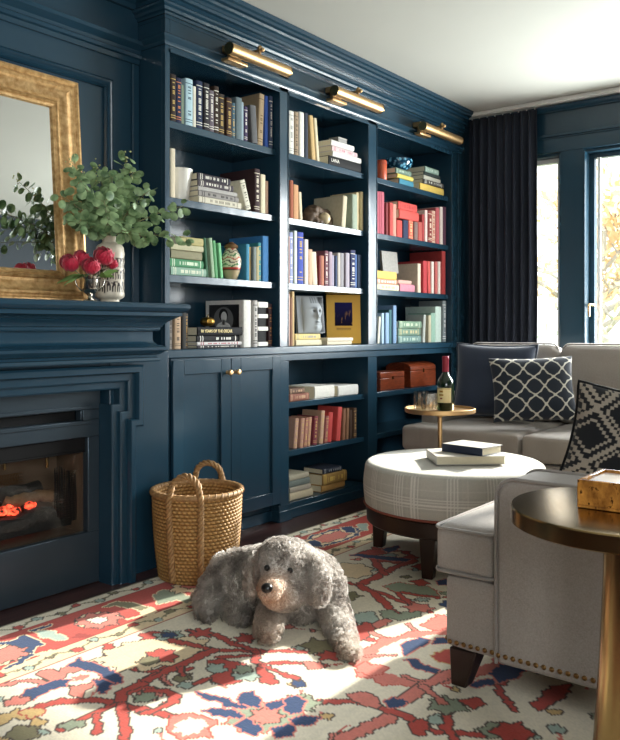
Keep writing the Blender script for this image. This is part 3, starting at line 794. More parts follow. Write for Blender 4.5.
# --- border bands on the near-hearth side and, mirrored, on the far sides
dn = -.205-WY; dl = WX-RX0; df = WY-RY0; dr = RX1-WX
dmin = np.minimum(np.minimum(dn, df), np.minimum(dl, dr)); dmx = np.minimum(np.minimum(-.205-GY, GY-RY0), np.minimum(GX-RX0, RX1-GX))
along = np.where(dmin == dn, WX, np.where(dmin == df, WX+.3, WY))
paint(dmx < .415, 'brick'); paint(dmx < .405, 'pale'); paint(dmx < .325, 'brick'); paint(dmx < .317, 'red')
paint(dmx < .092, 'brick'); paint(dmx < .085, 'cream')
def vine(d, mid, amp, per):
    t = along/per*2*math.pi
    return np.abs(d-mid-amp*np.sin(t))
for mid in (.046, .365):
    band = np.abs(dmx-mid) < .036
    paint(band & (vine(dmin, mid, .016, .17) < .006), 'olive')
    k = np.floor(along/.085).astype(int); u = along/.085-k; e = ((u-.5)*.085)**2+(dmin-mid-.014*np.where(k % 2 == 0, 1, -1))**2
    paint(band & (e < .021**2), 'dark'); paint(band & (e < .016**2) & (k % 3 == 0), 'red'); paint(band & (e < .016**2) & (k % 3 == 1), 'sage'); paint(band & (e < .016**2) & (k % 3 == 2), 'olive')
paint(dmx < .012, 'olive')
# main border motifs where the photograph shows them, then repeats further along
def border_motif(f):
    shape(f((238, 198), (252, 180), (300, 170), (352, 172), (378, 182), (352, 204), (300, 216), (252, 214)), 'pale', 'dark'); blob(f, 308, 192, .085, 9, 'coral', .7); blob(f, 305, 193, .035, 6, 'cream')
    shape(f((318, 150), (360, 136), (420, 138), (475, 158), (450, 172), (420, 158), (360, 148)), 'olive', 'pale')
    shape(f((105, 226), (160, 222), (210, 250), (190, 256), (130, 248)), 'sage', 'pale'); shape(f((215, 250), (250, 232), (300, 240), (260, 250)), 'brick', None)
border_motif(A)
shape(A((-20, 264), (40, 258), (72, 240), (90, 246), (142, 270), (108, 278), (92, 300), (66, 300), (58, 278), (10, 270)), 'navy', 'pale'); stroke(A((96, 225), (150, 212)), 'navy', .010, 'pale'); stroke(A((92, 300), (60, 325), (22, 342)), 'navy', .012, 'pale')
shape(A((-30, 280), (20, 272), (56, 284), (62, 310), (20, 330), (-30, 340)), 'pale'); blob(A, 15, 302, .07, 8, 'coral'); shape(A((100, 300), (150, 285), (190, 290), (140, 310)), 'pale', None)
shape(A((470, 120), (505, 98), (560, 108), (602, 124), (585, 140), (540, 130), (500, 142)), 'green', 'pale'); shape(A((430, 165), (470, 150), (492, 168), (450, 182)), 'pale', None); stroke(A((400, 190), (440, 178), (480, 175)), 'pale', .010, None)
p = Dq((175, 133))[0]
shape(burst(p[0], p[1], .175, 11, .86, 0, 1.5, .55, 0), 'navy', 'pale'); shape(burst(p[0], p[1], .145, 11, .86, 0, 1.5, .55, 0), 'pale', None); shape(burst(p[0], p[1], .11, 9, .75, 0, 1.5, .55, 0), 'coral', 'dark')
shape(Dq((205, 98), (250, 95), (262, 118), (225, 115)), 'navy', 'pale'); shape(Dq((90, 150), (120, 140), (150, 165), (110, 165)), 'navy', 'pale'); shape(Dq((268, 90), (300, 85), (300, 110), (275, 108)), 'sage', 'pale')
for i, x in enumerate((2.25, 2.62, 3.95, 4.4, .6, .95)):
    if 1.2 < x < 2.2: continue
    shape(burst(x, -.405, .085, 9, .75, i, 1.4, .8), ('pale', 'sage', 'navy')[i % 3]); shape(burst(x, -.405, .045, 7, .7, i), 'coral'); shape(burst(x+.17, -.39, .05, 5, .5, i, 1.5, .6), ('green', 'pale')[i % 2])
for i in range(14):
    y = -.75-.17*i; 
    for x in (RX1-.205, RX0+.205): shape(burst(x, y, .075, 8, .72, i), ('pale', 'navy', 'sage')[i % 3]); shape(burst(x, y, .035, 6, .7, i), 'coral')
    x = 1.0+.3*i
    if x < 4.8: shape(burst(x, RY0+.205, .08, 8, .72, i), ('pale', 'sage', 'navy')[i % 3]); shape(burst(x, RY0+.205, .04, 6, .7, i), 'coral')
IMG *= (.93+.14*rs.rand(*GX.shape))[..., None]
IMG *= (.95+.10*np.repeat(vnoise(.02, 8)[:, :1], GX.shape[1], 1)*.5+.05*vnoise(.25, 9))[..., None]
q = N('rug_wool'); at_ = q.n('ShaderNodeAttribute'); at_.attribute_name = 'pattern'
q.col(at_.outputs['Color']); q.p(Roughness=.95); q.b.inputs['Sheen Weight'].default_value = .15; q.b.inputs['Specular IOR Level'].default_value = .15
q.bump(q.noise(q.coord('Object', (260, 60, 1)), 1, 2), .35, .003)
me = bpy.data.meshes.new('rug')
nvx = (nx+1)*(nyr+1); RZ = .007
V = np.stack([GX.ravel(), GY.ravel(), np.full(nvx, RZ)+.0006*rs.rand(nvx)], 1)
i0 = (np.arange(nyr)[:, None]*(nx+1)+np.arange(nx)[None]).ravel()
FQ = np.stack([i0, i0+1, i0+nx+2, i0+nx+1], 1)
rim = list(range(nx+1))+[(j+1)*(nx+1)-1 for j in range(1, nyr+1)]+[nyr*(nx+1)+i for i in range(nx-1, -1, -1)]+[j*(nx+1) for j in range(nyr-1, 0, -1)]
low = V[rim].copy(); low[:, 2] = .0005
VV = np.vstack([V, low]); nr = len(rim)
side = [(rim[(k+1) % nr], rim[k], nvx+k, nvx+(k+1) % nr) for k in range(nr)]
FA = np.vstack([FQ, np.array(side)])
me.vertices.add(len(VV)); me.vertices.foreach_set('co', VV.astype(np.float32).ravel())
me.loops.add(FA.size); me.loops.foreach_set('vertex_index', FA.astype(np.int32).ravel())
me.polygons.add(len(FA)); me.polygons.foreach_set('loop_start', (np.arange(len(FA))*4).astype(np.int32))
me.update(calc_edges=True); me.validate()
ca = me.color_attributes.new('pattern', 'FLOAT_COLOR', 'POINT')
cb = np.ones((len(VV), 4), np.float32); cb[:nvx, :3] = IMG.reshape(-1, 3); cb[nvx:, :3] = RC['brick']
ca.data.foreach_set('color', cb.ravel()); me.materials.append(q.m)
rug = bpy.data.objects.new('rug', me); COL.objects.link(rug)
tag(rug, 'cream oriental wool rug with red border and red, navy and green floral motifs', 'rug')
RUGZ = RZ+.0008

# ------------------------------------------------------------------ upholstery helpers
def cushion(mb, x0, x1, y0, y1, z0, z1, r, crown=0.0, n=14, m=0, bulge=0.0):
    c = Vector(((x0+x1)/2, (y0+y1)/2, (z0+z1)/2)); h = Vector((x1-x0, y1-y0, z1-z0))/2
    idx = {}; vs = []; fs = []
    def vert(u, v, w):
        k = (round(u, 5), round(v, 5), round(w, 5))
        if k in idx: return idx[k]
        p = Vector((u*h.x, v*h.y, w*h.z))
        inner = Vector([max(-(a-r), min(a-r, b)) for a, b in zip(h, p)])
        d = p-inner
        if d.length > 1e-9: p = inner+d.normalized()*r
        p.z += crown*(1-u*u)*(1-v*v)*(1 if w > 0 else 0)*(w if abs(w) <= 1 else 1)
        p.x += bulge*u*(1-v*v)*(1-w*w); p.y += bulge*v*(1-u*u)*(1-w*w)
        vs.append(c+p); idx[k] = len(vs)-1; return idx[k]
    def spread(i, hh):           # finer towards the edges
        s = -1+2*i/n; rr = min(.49, r/hh if hh > 0 else .3)
        return math.copysign(abs(s)**.75, s)
    L = [[spread(i, a) for i in range(n+1)] for a in h]
    for ax in range(3):
        o1, o2 = [(1, 2), (0, 2), (0, 1)][ax]
        for sgn in (-1, 1):
            for i in range(n):
                for j in range(n):
                    q = []
                    for a, b in ((i, j), (i+1, j), (i+1, j+1), (i, j+1)):
                        uvw = [0, 0, 0]; uvw[ax] = sgn; uvw[o1] = L[o1][a]; uvw[o2] = L[o2][b]; q.append(vert(*uvw))
                    fs.append(tuple(q))
    mb.add(vs, fs, m)
def loop_tube(mb, x0, x1, y0, y1, z, r, rad, crown=0.0, m=0):
    pts = []
    for cx, cy, a0 in ((x1-r, y1-r, 0), (x0+r, y1-r, 90), (x0+r, y0+r, 180), (x1-r, y0+r, 270)):
        for k in range(6):
            a = R(a0+18*k); pts.append((cx+r*math.cos(a), cy+r*math.sin(a), z))
    pts.append(pts[0]); mb.path(pts, rad, 6, m, caps=False)

# ------------------------------------------------------------------ sectional sofa
so = thing('sectional_sofa', 'light grey linen sectional sofa with nailhead trim running along the window wall', 'sofa', (3.6, -1.9, 0))
def Sf(mb, name, mat=M_sofa, smooth=45, **k):
    o = mb.build(name, mat, so, smooth=smooth, **k); o.matrix_parent_inverse = Matrix.Translation((-3.6, 1.9, 0)); return o
SX0, SX1, SYF, SYB = 2.06, 5.12, -1.630, -2.72
BZ0, BZ1 = .116, .330
mb = MB()
cushion(mb, SX0, SX1, SYB, SYF, BZ0, BZ1, .022, n=10); Sf(mb, 'near_base')
mb = MB(); cushion(mb, 4.12, SX1, SYF-.01, -.25, BZ0, BZ1-.017, .022, n=10); Sf(mb, 'window_base')
# arm by the side table: set back behind the seat front
def arm_profile(mb, x0, x1, yf, yb, z0, z1, r):
    n = 8; pts = [(yf, z0)]
    pts += [(yf-r+r*math.cos(math.pi/2*k/n), z1-r+r*math.sin(math.pi/2*k/n)) for k in range(n+1)]
    pts += [(yb, z1), (yb, z0)]
    mb.prism(pts, x0, x1, axis='x')
    return pts
AX0, AX1, AYF = 2.052, 2.235, -1.795
mb = MB(); pa = arm_profile(mb, AX0, AX1, AYF, SYB, BZ0-.003, .622, .055); Sf(mb, 'arm', bev=.012, seg=3, smooth=None)
mb = MB()
for x in (AX0+.001, AX1-.001): mb.path([(x, y+.001, z+.001) for y, z in pa[:-1]], .0055, 6)
Sf(mb, 'arm_piping', M_piping, smooth=60)
mb = MB()
pw = [(4.42+.0, .145)]; 
n = 8; pts = [(4.36, BZ0)]+[(4.36+.055-.055*math.cos(math.pi/2*k/n), .622-.055+.055*math.sin(math.pi/2*k/n)) for k in range(n+1)]+[(SX1, .622), (SX1, BZ0)]
mb.prism(pts, -.245, -.345, axis='y'); Sf(mb, 'arm', bev=.012, seg=3, smooth=None)
# seat cushions: the near one wraps round in front of the arm
mb = MB(); z0, z1 = BZ1+.002, .470
cushion(mb, SX0-.012, 3.06, AYF+.006, SYF+.025, z0, z1, .026, .004, 16); cushion(mb, AX1+.004, 3.06, -2.46, AYF+.03, z0, z1+.001, .026, .004, 16)
loop_tube(mb, SX0-.013, 3.061, AYF+.005, SYF+.026, z1-.008, .03, .005, m=1); loop_tube(mb, SX0-.013, 3.061, AYF+.005, SYF+.026, z0+.008, .03, .005, m=1)
Sf(mb, 'seat_cushion', [M_sofa, M_piping])
mb = MB(); cushion(mb, 3.07, 4.09, -2.46, SYF+.025, z0, z1, .026, .02, 14); Sf(mb, 'seat_cushion')
for a, b in ((-.99, -.255), (-1.72, -1.0)):
    mb = MB()
    cushion(mb, 4.10 if a > -1 else 4.10, 4.86, a, b if b < -.3 else -.352, BZ1-.014, .462, .028, .006, 16)
    if b > -.3: cushion(mb, 4.10, 4.352, -.40, b, BZ1-.014, .460, .028, .0, 12)
    Sf(mb, 'seat_cushion')
mb = MB(); cushion(mb, 4.10, 4.86, -2.46, -1.73, BZ1-.014, .462, .028, .006, 12); Sf(mb, 'seat_cushion')
# backs
mb = MB(); cushion(mb, 4.93, SX1, SYB, -.25, BZ1-.04, .80, .04, n=12); Sf(mb, 'back_frame')
mb = MB(); cushion(mb, SX0+.02, 4.93, SYB, -2.56, BZ1-.002, .80, .04, n=12); Sf(mb, 'back_frame')
for a, b in ((-.955, -.355), (-1.60, -.965), (-2.24, -1.61)):
    mb = MB(); cushion(mb, -.10, .10, -(b-a)/2, (b-a)/2, 0, .46, .055, n=16, bulge=.02)
    o = Sf(mb, 'back_cushion', loc=(4.80, (a+b)/2, .47), rot=(0, R(9), 0))
    mb = MB()
    for s in (-.062,):
        L = (b-a)/2-.012; pts = []
        for cy, cz, a0 in ((L-.04, .42, 0), (-L+.04, .42, 90), (-L+.04, .04, 180), (L-.04, .04, 270)):
            for k in range(6): t = R(a0+18*k); pts.append((s, cy+.045*math.cos(t), cz+.045*math.sin(t)))
        mb.path(pts+[pts[0]], .0055, 6, 0, False)
    p = mb.build('piping', M_piping, o, smooth=60)
for a, b in ((2.27, 3.06), (3.08, 3.9), (3.92, 4.66)):
    mb = MB(); cushion(mb, -(b-a)/2, (b-a)/2, -.09, .09, 0, .42, .055, n=12, bulge=.02); Sf(mb, 'back_cushion', loc=((a+b)/2, -2.45, .485), rot=(R(8), 0, 0))
# nailheads along the bottom of arm side and seat front
M_nail = simple('bronze_nailhead', '#8a6a44', .3, 1.0, var=.1)
mb = MB()
def nail(p, ax):
    n = 6; 
    if ax == 'x': mb.ball(p, .0072, 6, sc=(.55, 1, 1))
    else: mb.ball(p, .0072, 6, sc=(1, .55, 1))
for i in range(48): nail((AX0-.001 if i*.0215 > .145 else SX0-.001, SYF-.02-i*.0215, BZ0+.022), 'x')
for i in range(94): nail((SX0+.02+i*.0215, SYF+.001, BZ0+.022), 'y')
Sf(mb, 'nailhead_trim', M_nail, smooth=80)
def leg(x, y, dx, dy):
    mb = MB(); s0, s1 = .042, .023
    t = [(x+a*s0, y+b*s0, BZ0+.002) for a, b in ((-1,-1),(1,-1),(1,1),(-1,1))]; bt = [(x+dx+a*s1, y+dy+b*s1, RUGZ) for a, b in ((-1,-1),(1,-1),(1,1),(-1,1))]
    mb.add(bt+t, [(0,3,2,1),(4,5,6,7),(0,1,5,4),(1,2,6,5),(2,3,7,6),(3,0,4,7)])
    Sf(mb, 'leg', M_legwood, bev=.004, smooth=None)
leg(SX0+.05, SYF-.055, -.012, .017); leg(SX0+.05, SYB+.08, 0, 0); leg(4.18, -.32, 0, 0); leg(SX1-.08, -.32, 0, 0); leg(SX1-.08, SYB+.08, 0, 0); leg(4.18, SYF-.05, 0, 0)

# ------------------------------------------------------------------ cushions thrown on the sofa
def pillow_mesh(mb, w, h, t, n=70, pinch=.07):
    idx = {}; vs = []; fs = []
    def P(u, v, s):
        e = (1-u**4)*(1-v**4)
        x = u*w/2*(1-pinch*(1-v*v)); z = v*h/2*(1-pinch*(1-u*u))
        return (x, s*t/2*max(e, 0)**.55*(1+.0*u), z)
    for s in (-1, 1):
        for j in range(n+1):
            for i in range(n+1):
                u, v = -1+2*i/n, -1+2*j/n
                u = math.sin(u*math.pi/2)*.35+u*.65; v = math.sin(v*math.pi/2)*.35+v*.65
                vs.append(P(u, v, s))
    m = (n+1)**2
    for j in range(n):
        for i in range(n):
            k = j*(n+1)+i
            fs.append((k, k+1, k+n+2, k+n+1)); fs.append((m+k, m+k+n+1, m+k+n+2, m+k+1))
    mb.add(vs, fs)
def edge_cord(mb, w, h, pinch, r):
    pts = []
    for k in range(80):
        a = k/80*4; s = int(a); f = a-s; q = -1+2*f
        u, v = [(q, -1), (1, q), (-q, 1), (-1, -q)][s]
        pts.append((u*w/2*(1-pinch*(1-v*v)), 0, v*h/2*(1-pinch*(1-u*u))))
    pts.append(pts[0]); mb.path(pts, r, 6, 0, False)
def pillow(label, mat, w, h, t, loc, rot, pat=None, cord=None, n=60, pinch=.07):
    mb = MB(); pillow_mesh(mb, w, h, t, n, pinch)
    th = bpy.data.objects.new('throw_pillow', None); COL.objects.link(th); tag(th, label, 'pillow', 'throw pillows on the sofa')
    th.location = loc; th.rotation_euler = rot
    o = mb.build('cover', mat, th, smooth=80)
    if pat: vcol(o, pat)
    if cord:
        mb = MB(); edge_cord(mb, w, h, pinch, .006); mb.build('edge_cord', cord, th, smooth=80)
    return th
def pat_mat(name, rough=.85, sheen=.2, scale=300, bump=.2, rough_node=None, spec=.3):
    q = N(name); a = q.n('ShaderNodeAttribute'); a.attribute_name = 'pattern'; v = q.coord()
    f = q.noise(v, scale, 2)
    q.col(q.mix(q.math('MULTIPLY', f, .35), a.outputs['Color'], (0, 0, 0)) if bump else a.outputs['Color'])
    q.p(Roughness=rough); q.b.inputs['Sheen Weight'].default_value = sheen; q.b.inputs['Specular IOR Level'].default_value = spec
    if bump: q.bump(f, bump, .002)
    return q.m
M_pat = pat_mat('patterned_cloth')
CR_, NV_ = hx('#d8d3c6'), hx('#252c38')
def trellis(co):
    X, Z = co.x/.108*2*math.pi, co.z/.104*2*math.pi
    a, b = math.cos(X), math.cos(Z)
    g = a+b+.30*(1+a*b)+.13*(math.cos(3*X)+math.cos(3*Z))
    if abs(g) < .25 or (a < -.93 and b > .93) or (b < -.93 and a > .93): return CR_
    return NV_
KB_, KC_ = hx('#16171b'), hx('#a89c8c')
def ikat(co):
    st = .0095
    x = math.floor(co.x/st)*st; z = math.floor(co.z/st)*st
    X = (x/.165) % 1; Z = (z/.165) % 1
    d = abs(X-.5)+abs(Z-.5)
    if abs(d-.5) < .055 or abs(d-.68) < .035 or abs(d-.32) < .03: return KC_
    return KB_
pillow('plain navy velvet pillow leaning behind the whisky bottle', M_velvet, .50, .46, .15, (4.575, -.632, .712), (R(-12), R(1), R(-80)), None, M_velvet, n=30)
pillow('navy pillow with cream trellis pattern leaning on the navy pillow', M_pat, .47, .38, .13, atd(533, 389, 4.54), (R(-20), R(-2), R(-58)), trellis, None, n=150)
pillow('black pillow with taupe stepped lattice pattern propped on the sofa arm', M_pat, .44, .31, .13, (2.545, -2.045, .677), (R(4), R(11), R(-62)), ikat, M_black, n=130)

# ------------------------------------------------------------------ round ottoman
OC = Vector((3.26, -1.04, 0)); OR = .405
ot = thing('ottoman', 'round plaid upholstered ottoman on dark wood legs in front of the sofa', 'ottoman', OC)
W_, G_, G2_ = np.array(hx('#f0ece2')), np.array(hx('#c6c2b6')), np.array(hx('#b3afa6'))
def plaid(u, v):
    def fam(t, per):
        t = (t/per) % 1
        for k in range(4):
            if abs(t-(.30+k*.085)) < .016: return 1
        return .35 if abs(t-.80) < .012 else 0
    def ground(t, per): return 1 if .22 < (t/per) % 1 < .64 else 0
    g = (ground(u, .165)+ground(v, .15))*.5
    c = G_*(1-g*.55)+G2_*(g*.55)
    s = max(fam(u, .165), fam(v, .15))
    return c*(1-.75*s)+W_*(.75*s)
mb = MB(); n = 560; prof = []
zb, zt = .248, .412; rr = .035
side = [(OR-.006+.008*math.sin(math.pi*i/44), zb+(zt-zb)*i/44) for i in range(45)]
arc = [(OR-.006-rr+rr*math.cos(math.pi/2*i/10), zt+rr*.75*math.sin(math.pi/2*i/10)) for i in range(1, 11)]
top = [((OR-.006-rr)*(1-i/46), zt+rr*.75+.014*(1-(1-i/46)**2)) for i in range(1, 46)]+[(.0005, zt+rr*.75+.014)]
mb.lathe([(OR-.03, zb-.001)]+side+arc+top, n=n)
o = mb.build('cushion', M_pat, ot, smooth=60, merge=False)
def opat(co):
    r = math.hypot(co.x, co.y)
    if r > OR-.03 and co.z < zt+.012: return plaid(math.atan2(co.y, co.x)*OR, co.z+.045)
    return plaid(co.x*.8+co.y*.6+.02, co.y*.8-co.x*.6)*.25+(W_*.55+G_*.45)*.75
vcol(o, opat)
mb = MB(); pts = [((OR-.004)*math.cos(2*math.pi*i/90), (OR-.004)*math.sin(2*math.pi*i/90), zb+.001) for i in range(91)]
mb.path(pts, .0055, 6, 0, False); mb.build('piping', simple('rust_piping', '#8a4a3c', .8), ot, smooth=80)
mb = MB(); mb.lathe([(.30, .17), (OR-.022, .168), (OR-.013, .176), (OR-.011, .236), (OR-.02, .244), (.30, .244)], n=96); mb.build('base_ring', M_legwood, ot, smooth=35)
for a in (191, 281, 11, 101):
    ca, sa = math.cos(R(a)), math.sin(R(a)); mb = MB(); s0, s1 = .034, .023; r0, r1 = OR-.055, OR-.045
    def qd(r, s, z): return [((r+i*s)*ca-j*s*sa, (r+i*s)*sa+j*s*ca, z) for i, j in ((-1,-1),(1,-1),(1,1),(-1,1))]
    mb.add(qd(r1, s1, RUGZ)+qd(r0, s0, .172), [(0,3,2,1),(4,5,6,7),(0,1,5,4),(1,2,6,5),(2,3,7,6),(3,0,4,7)])
    mb.build('leg', M_legwood, ot, bev=.004)
OT_Z = zt+rr*.75+.0142
# big books on the ottoman
def big_book(name, label, loc, rz, w, d, t, cover, group=None, ink=None):
    th = thing(name, label, 'book', loc, rz, group)
    mb = MB(); b = .0025; mb.box(-w/2, w/2, -d/2, d/2, 0, b); mb.box(-w/2, w/2, -d/2, d/2, t-b, t); mb.box(-w/2, -w/2+b, -d/2, d/2, b, t-b)
    c = mb.build('cover', cover, th, bev=.0012)
    mb = MB(); mb.box(-w/2+b, w/2-.005, -d/2+.005, d/2-.005, b, t-b); mb.build('page_block', M_cream_page, th)
    return th
M_bluebook = simple('navy_book_cloth', '#232f45', .5, var=.1); M_whitebook = simple('white_book_cloth', '#cfcac0', .5, var=.05)
p = atd(463, 445, 3.50); r3 = R(-42)
t1 = big_book('book', 'large cream book lying at the bottom on the plaid ottoman', (p.x+.02, p.y, OT_Z+.0006), R(-49), .30, .215, .036, M_whitebook, 'books on the ottoman')
t2 = big_book('book', 'navy and white book lying on top of the cream book on the ottoman', (p.x+.045, p.y-.02, OT_Z+.0375), R(-8), .155, .21, .034, M_bluebook, 'books on the ottoman')
mb = MB(); mb.box(-.074, .0785, -.103, .103, .0342, .0352); o = mb.build('dust_jacket', M_whitebook, t2); o['label'] = 'white top cover'

# ------------------------------------------------------------------ martini table with bottle and glasses
TC = atd(440, 410, 4.18); TZ = TC.z
mt = thing('drinks_table', 'small round brass pedestal table holding a bottle and glasses beside the sofa', 'side table', (TC.x, TC.y, 0))
TR = 35*4.18/F
mb = MB(); mb.lathe([(0.0, TZ-.012), (TR-.004, TZ-.012), (TR, TZ-.008), (TR, TZ+.010), (TR-.003, TZ+.012), (TR-.006, TZ+.010), (TR-.007, TZ), (0.0, TZ)], n=64); mb.build('table_top', M_brass, mt, smooth=35)
mb = MB(); mb.tube((0, 0, .02), (0, 0, TZ-.0125), .0115, n=16); mb.lathe([(.011, TZ-.04), (.03, TZ-.0125)], n=24); mb.build('stem', M_brass, mt, smooth=40)
mb = MB(); mb.lathe([(0, RUGZ), (.12, RUGZ), (.122, .012), (.118, .017), (.02, .024), (.0, .024)], n=48); mb.build('base', M_brass, mt, smooth=35)
bp = atd(445.5, 410, 4.16); bz = TZ+.0006
bo = thing('whisky_bottle', 'green glass whisky bottle with cream label and red capsule on brass table', 'bottle', (bp.x, bp.y, bz))
q = N('green_bottle_glass'); q.col(hx('#16301a')); q.p(Roughness=.04); q.b.inputs['Transmission Weight'].default_value = .55; q.b.inputs['Coat Weight'].default_value = .6; M_bottle = q.m
S_ = 1.0
mb = MB(); mb.lathe([(0, 0), (.040, 0), (.0435, .004), (.0435, .128), (.042, .146), (.034, .166), (.021, .182), (.0158, .196), (.0155, .232)], n=40); mb.build('glass_body', M_bottle, bo, smooth=50)
mb = MB(); mb.lathe([(.0166, .200), (.0168, .262), (.0182, .264), (.0182, .276), (.017, .280), (0, .281)], n=32); mb.build('capsule', simple('red_foil', '#8c2438', .35, .3), bo, smooth=45)
def label_patch(mb, r, z0, z1, a0, a1, m=0, n=20):
    vs = []; 
    for i in range(n+1):
        a = a0+(a1-a0)*i/n; vs += [(r*math.cos(a), r*math.sin(a), z0), (r*math.cos(a), r*math.sin(a), z1)]
    mb.add(vs, [(2*i, 2*i+2, 2*i+3, 2*i+1) for i in range(n)], m)
M_lab = simple('cream_label', '#e0d3a0', .6, var=.05); M_gold = simple('gold_ink', '#a57c34', .4, .6); M_redink = simple('red_ink', '#7e2a22', .6)
mb = MB(); ac = math.atan2(EYE[1]-bp.y, EYE[0]-bp.x)-.25
label_patch(mb, .0441, .042, .118, ac-.95, ac+.95); label_patch(mb, .0444, .112, .115, ac-.9, ac+.9, 1); label_patch(mb, .0444, .095, .105, ac-.5, ac-.05, 1); label_patch(mb, .0444, .078, .086, ac-.55, ac+.0, 1); label_patch(mb, .0444, .060, .068, ac-.42, ac-.12, 2)
mb.build('label', [M_lab, M_gold, M_redink], bo, smooth=60)
for (px, dp, lb) in ((429, 4.11, 'cut crystal tumbler in front on the brass table'), (421, 4.24, 'crystal tumbler behind the other tumbler on the brass table')):
    gp = atd(px, 410, dp)
    tg = MB(); h = .093; ns = 40
    tg.lathe([(0, 0), (.034, 0), (.037, .004), (.0395, h), (.0372, h), (.0345, .016), (0, .014)], n=ns)
    for k in range(12):
        a = 2*math.pi*k/12; c = (.0382*math.cos(a), .0382*math.sin(a))
        tg.path([(c[0], c[1], .01), (c[0]*1.02, c[1]*1.02, .055)], [.003, .002], 5)
    o = tg.build('tumbler', M_tumbler, smooth=40); o.location = (gp.x, gp.y, TZ+.0006); tag(o, lb, 'glass', 'tumblers on the brass table')

# ------------------------------------------------------------------ large brass table in front of the arm, burl box
ST_Z = .66; SC = Vector((1.708, -2.245, 0))
st = thing('side_table', 'large round bronze brass table with tapering pedestal in front of the sofa arm', 'side table', SC)
mb = MB(); r = .237; mb.lathe([(0, ST_Z-.036), (r-.004, ST_Z-.036), (r, ST_Z-.033), (r, ST_Z-.003), (r-.002, ST_Z), (r-.006, ST_Z+.0006), (0, ST_Z)], n=128); mb.build('table_top', M_brass2, st, smooth=30)
mb = MB(); mb.lathe([(0, RUGZ), (.17, RUGZ), (.17, .014), (.12, .022), (.085, .05), (.072, .16), (.060, .34), (.052, .52), (.050, ST_Z-.037), (0, ST_Z-.037)], n=64); mb.build('pedestal', M_brass2, st, smooth=40)
q = N('burl_wood'); v = q.coord('Object', (9, 14, 9)); a = q.noise(v, 1.8, 6, .65); b = q.noise(v, 7, 3)
c = q.mix(q.ramp(a, .35, .68), hx('#5e3514'), hx('#c98a3e')); c = q.mix(q.ramp(b, .62, .70), c, hx('#3a1d0a')); q.col(c); q.p(Roughness=.25); M_burl = q.m
bx = thing('burl_box', 'square burl wood box with white inset lid on the bronze side table', 'box', (1.735, -2.261, ST_Z+.0012))
mb = MB(); a0, a1, b0, b1 = -.082, .078, -.105, .105; hh = .058
mb.box(a0, a1, b0, b1, 0, .006); mb.box(a0, a0+.010, b0, b1, .006, hh); mb.box(a1-.010, a1, b0, b1, .006, hh); mb.box(a0+.010, a1-.010, b0, b0+.010, .006, hh); mb.box(a0+.010, a1-.010, b1-.010, b1, .006, hh)
mb.build('box_body', M_burl, bx, bev=.0015)
mb = MB(); mb.box(a0+.0105, a1-.0105, b0+.0105, b1-.0105, .0065, hh-.006); mb.build('inset_lid', simple('white_marble', '#e4dcd4', .15, var=.05), bx, bev=.001)

# ------------------------------------------------------------------ gold framed mirror leaning over the mantel
LEAN = R(-4.2)
mi = thing('mirror', 'large gold framed mirror leaning on the wall above the mantel', 'mirror', (1.50, .038, 1.1345))
mi.rotation_euler = (LEAN, 0, 0)
xo = at(77, 88, .1).x-1.50; ho = .93
q = N('gilt_wood'); v = q.coord('Object', (1, 1, 1)); f = q.noise(q.coord('Object', (5, 5, 5)), 9, 5)
q.col(q.mix(q.ramp(f, .3, .7), hx('#a67c48'), hx('#dcb680'))); q.p(Roughness=.38, Metallic=.65); M_gilt = q.m
mb = MB(); fr = [(-xo, 0), (xo, 0), (xo, ho), (-xo, ho)]; path = []
for (x, z), (ax, az) in zip(fr, ((1, 1), (-1, 1), (-1, -1), (1, -1))): path.append(((x, 0, z), (ax, 0, az), (0, -1, 0)))
mb.sweep(path, [(0, -.028), (0, .012), (.006, .022), (.016, .025), (.024, .018), (.028, .018), (.034, .024), (.044, .022), (.060, .008), (.085, .000), (.096, .002), (.100, .010), (.108, .014), (.114, .008), (.118, .010), (.128, .006), (.132, -.004), (.132, -.028)], closed=True)
mb.build('frame', M_gilt, mi, smooth=28)
q = N('mirror_silver'); q.col((.90, .92, .91)); q.p(Metallic=1.0, Roughness=.015); M_mir = q.m
mb = MB(); mb.box(-xo+.128, xo-.128, .004, .008, .128, ho-.128); o = mb.build('mirror_glass', M_mir, mi)
mb = MB(); mb.box(-xo+.01, xo-.01, .0225, .027, .01, ho-.01); mb.build('backing_board', M_black, mi)

# ------------------------------------------------------------------ vase, eucalyptus, silver urn, peonies
MZ = 1.1336
vp = at(110, 300, -.065); VH = at(110, 236.5, -.065).z-MZ
va = thing('ceramic_vase', 'cream ceramic vase with dark dripping arch pattern holding the eucalyptus', 'vase', (vp.x, -.065, MZ))
prof = [(0, 0), (.036, 0), (.0375, .004), (.0375, .016), (.052, .024), (.0575, .03)]
prof += [(.0575+.001*math.sin(i*.9), .03+(VH-.085)*i/40) for i in range(1, 41)]
zz = .03+VH-.085
prof += [(.055, zz+.010), (.049, zz+.019), (.038, zz+.025), (.031, zz+.030), (.030, VH-.006), (.033, VH), (.028, VH), (.026, VH-.02)]
mb = MB(); mb.lathe(prof, n=180); o = mb.build('vase_body', pat_mat('crackle_glaze', .4, 0, 60, .0), va, smooth=40)
VC, VD, VM = np.array(hx('#cfc5b2')), np.array(hx('#2e2421')), np.array(hx('#a39782'))
def vpat(co):
    a = math.atan2(co.y, co.x)*.0575; z = co.z; n = float(mnoise.noise(Vector((co.x*60, co.y*60, co.z*60))))
    base = VC*(.92+.12*n)
    for z0 in (.048, .098, .146):
        u = ((a+.006*math.sin(z0*90))/.0215) % 1; d = abs(u-.5)
        zc = z-z0-.006*n
        if 0 < zc < .043:
            if d < .38 and zc < .042*(1-.45*(d/.38)**2): return VD*(1.0+.5*n) if (d > .12 or zc > .024) else VC*.8
        if .034 < zc < .040: return VD*1.3 if n > -.2 else base
    return base
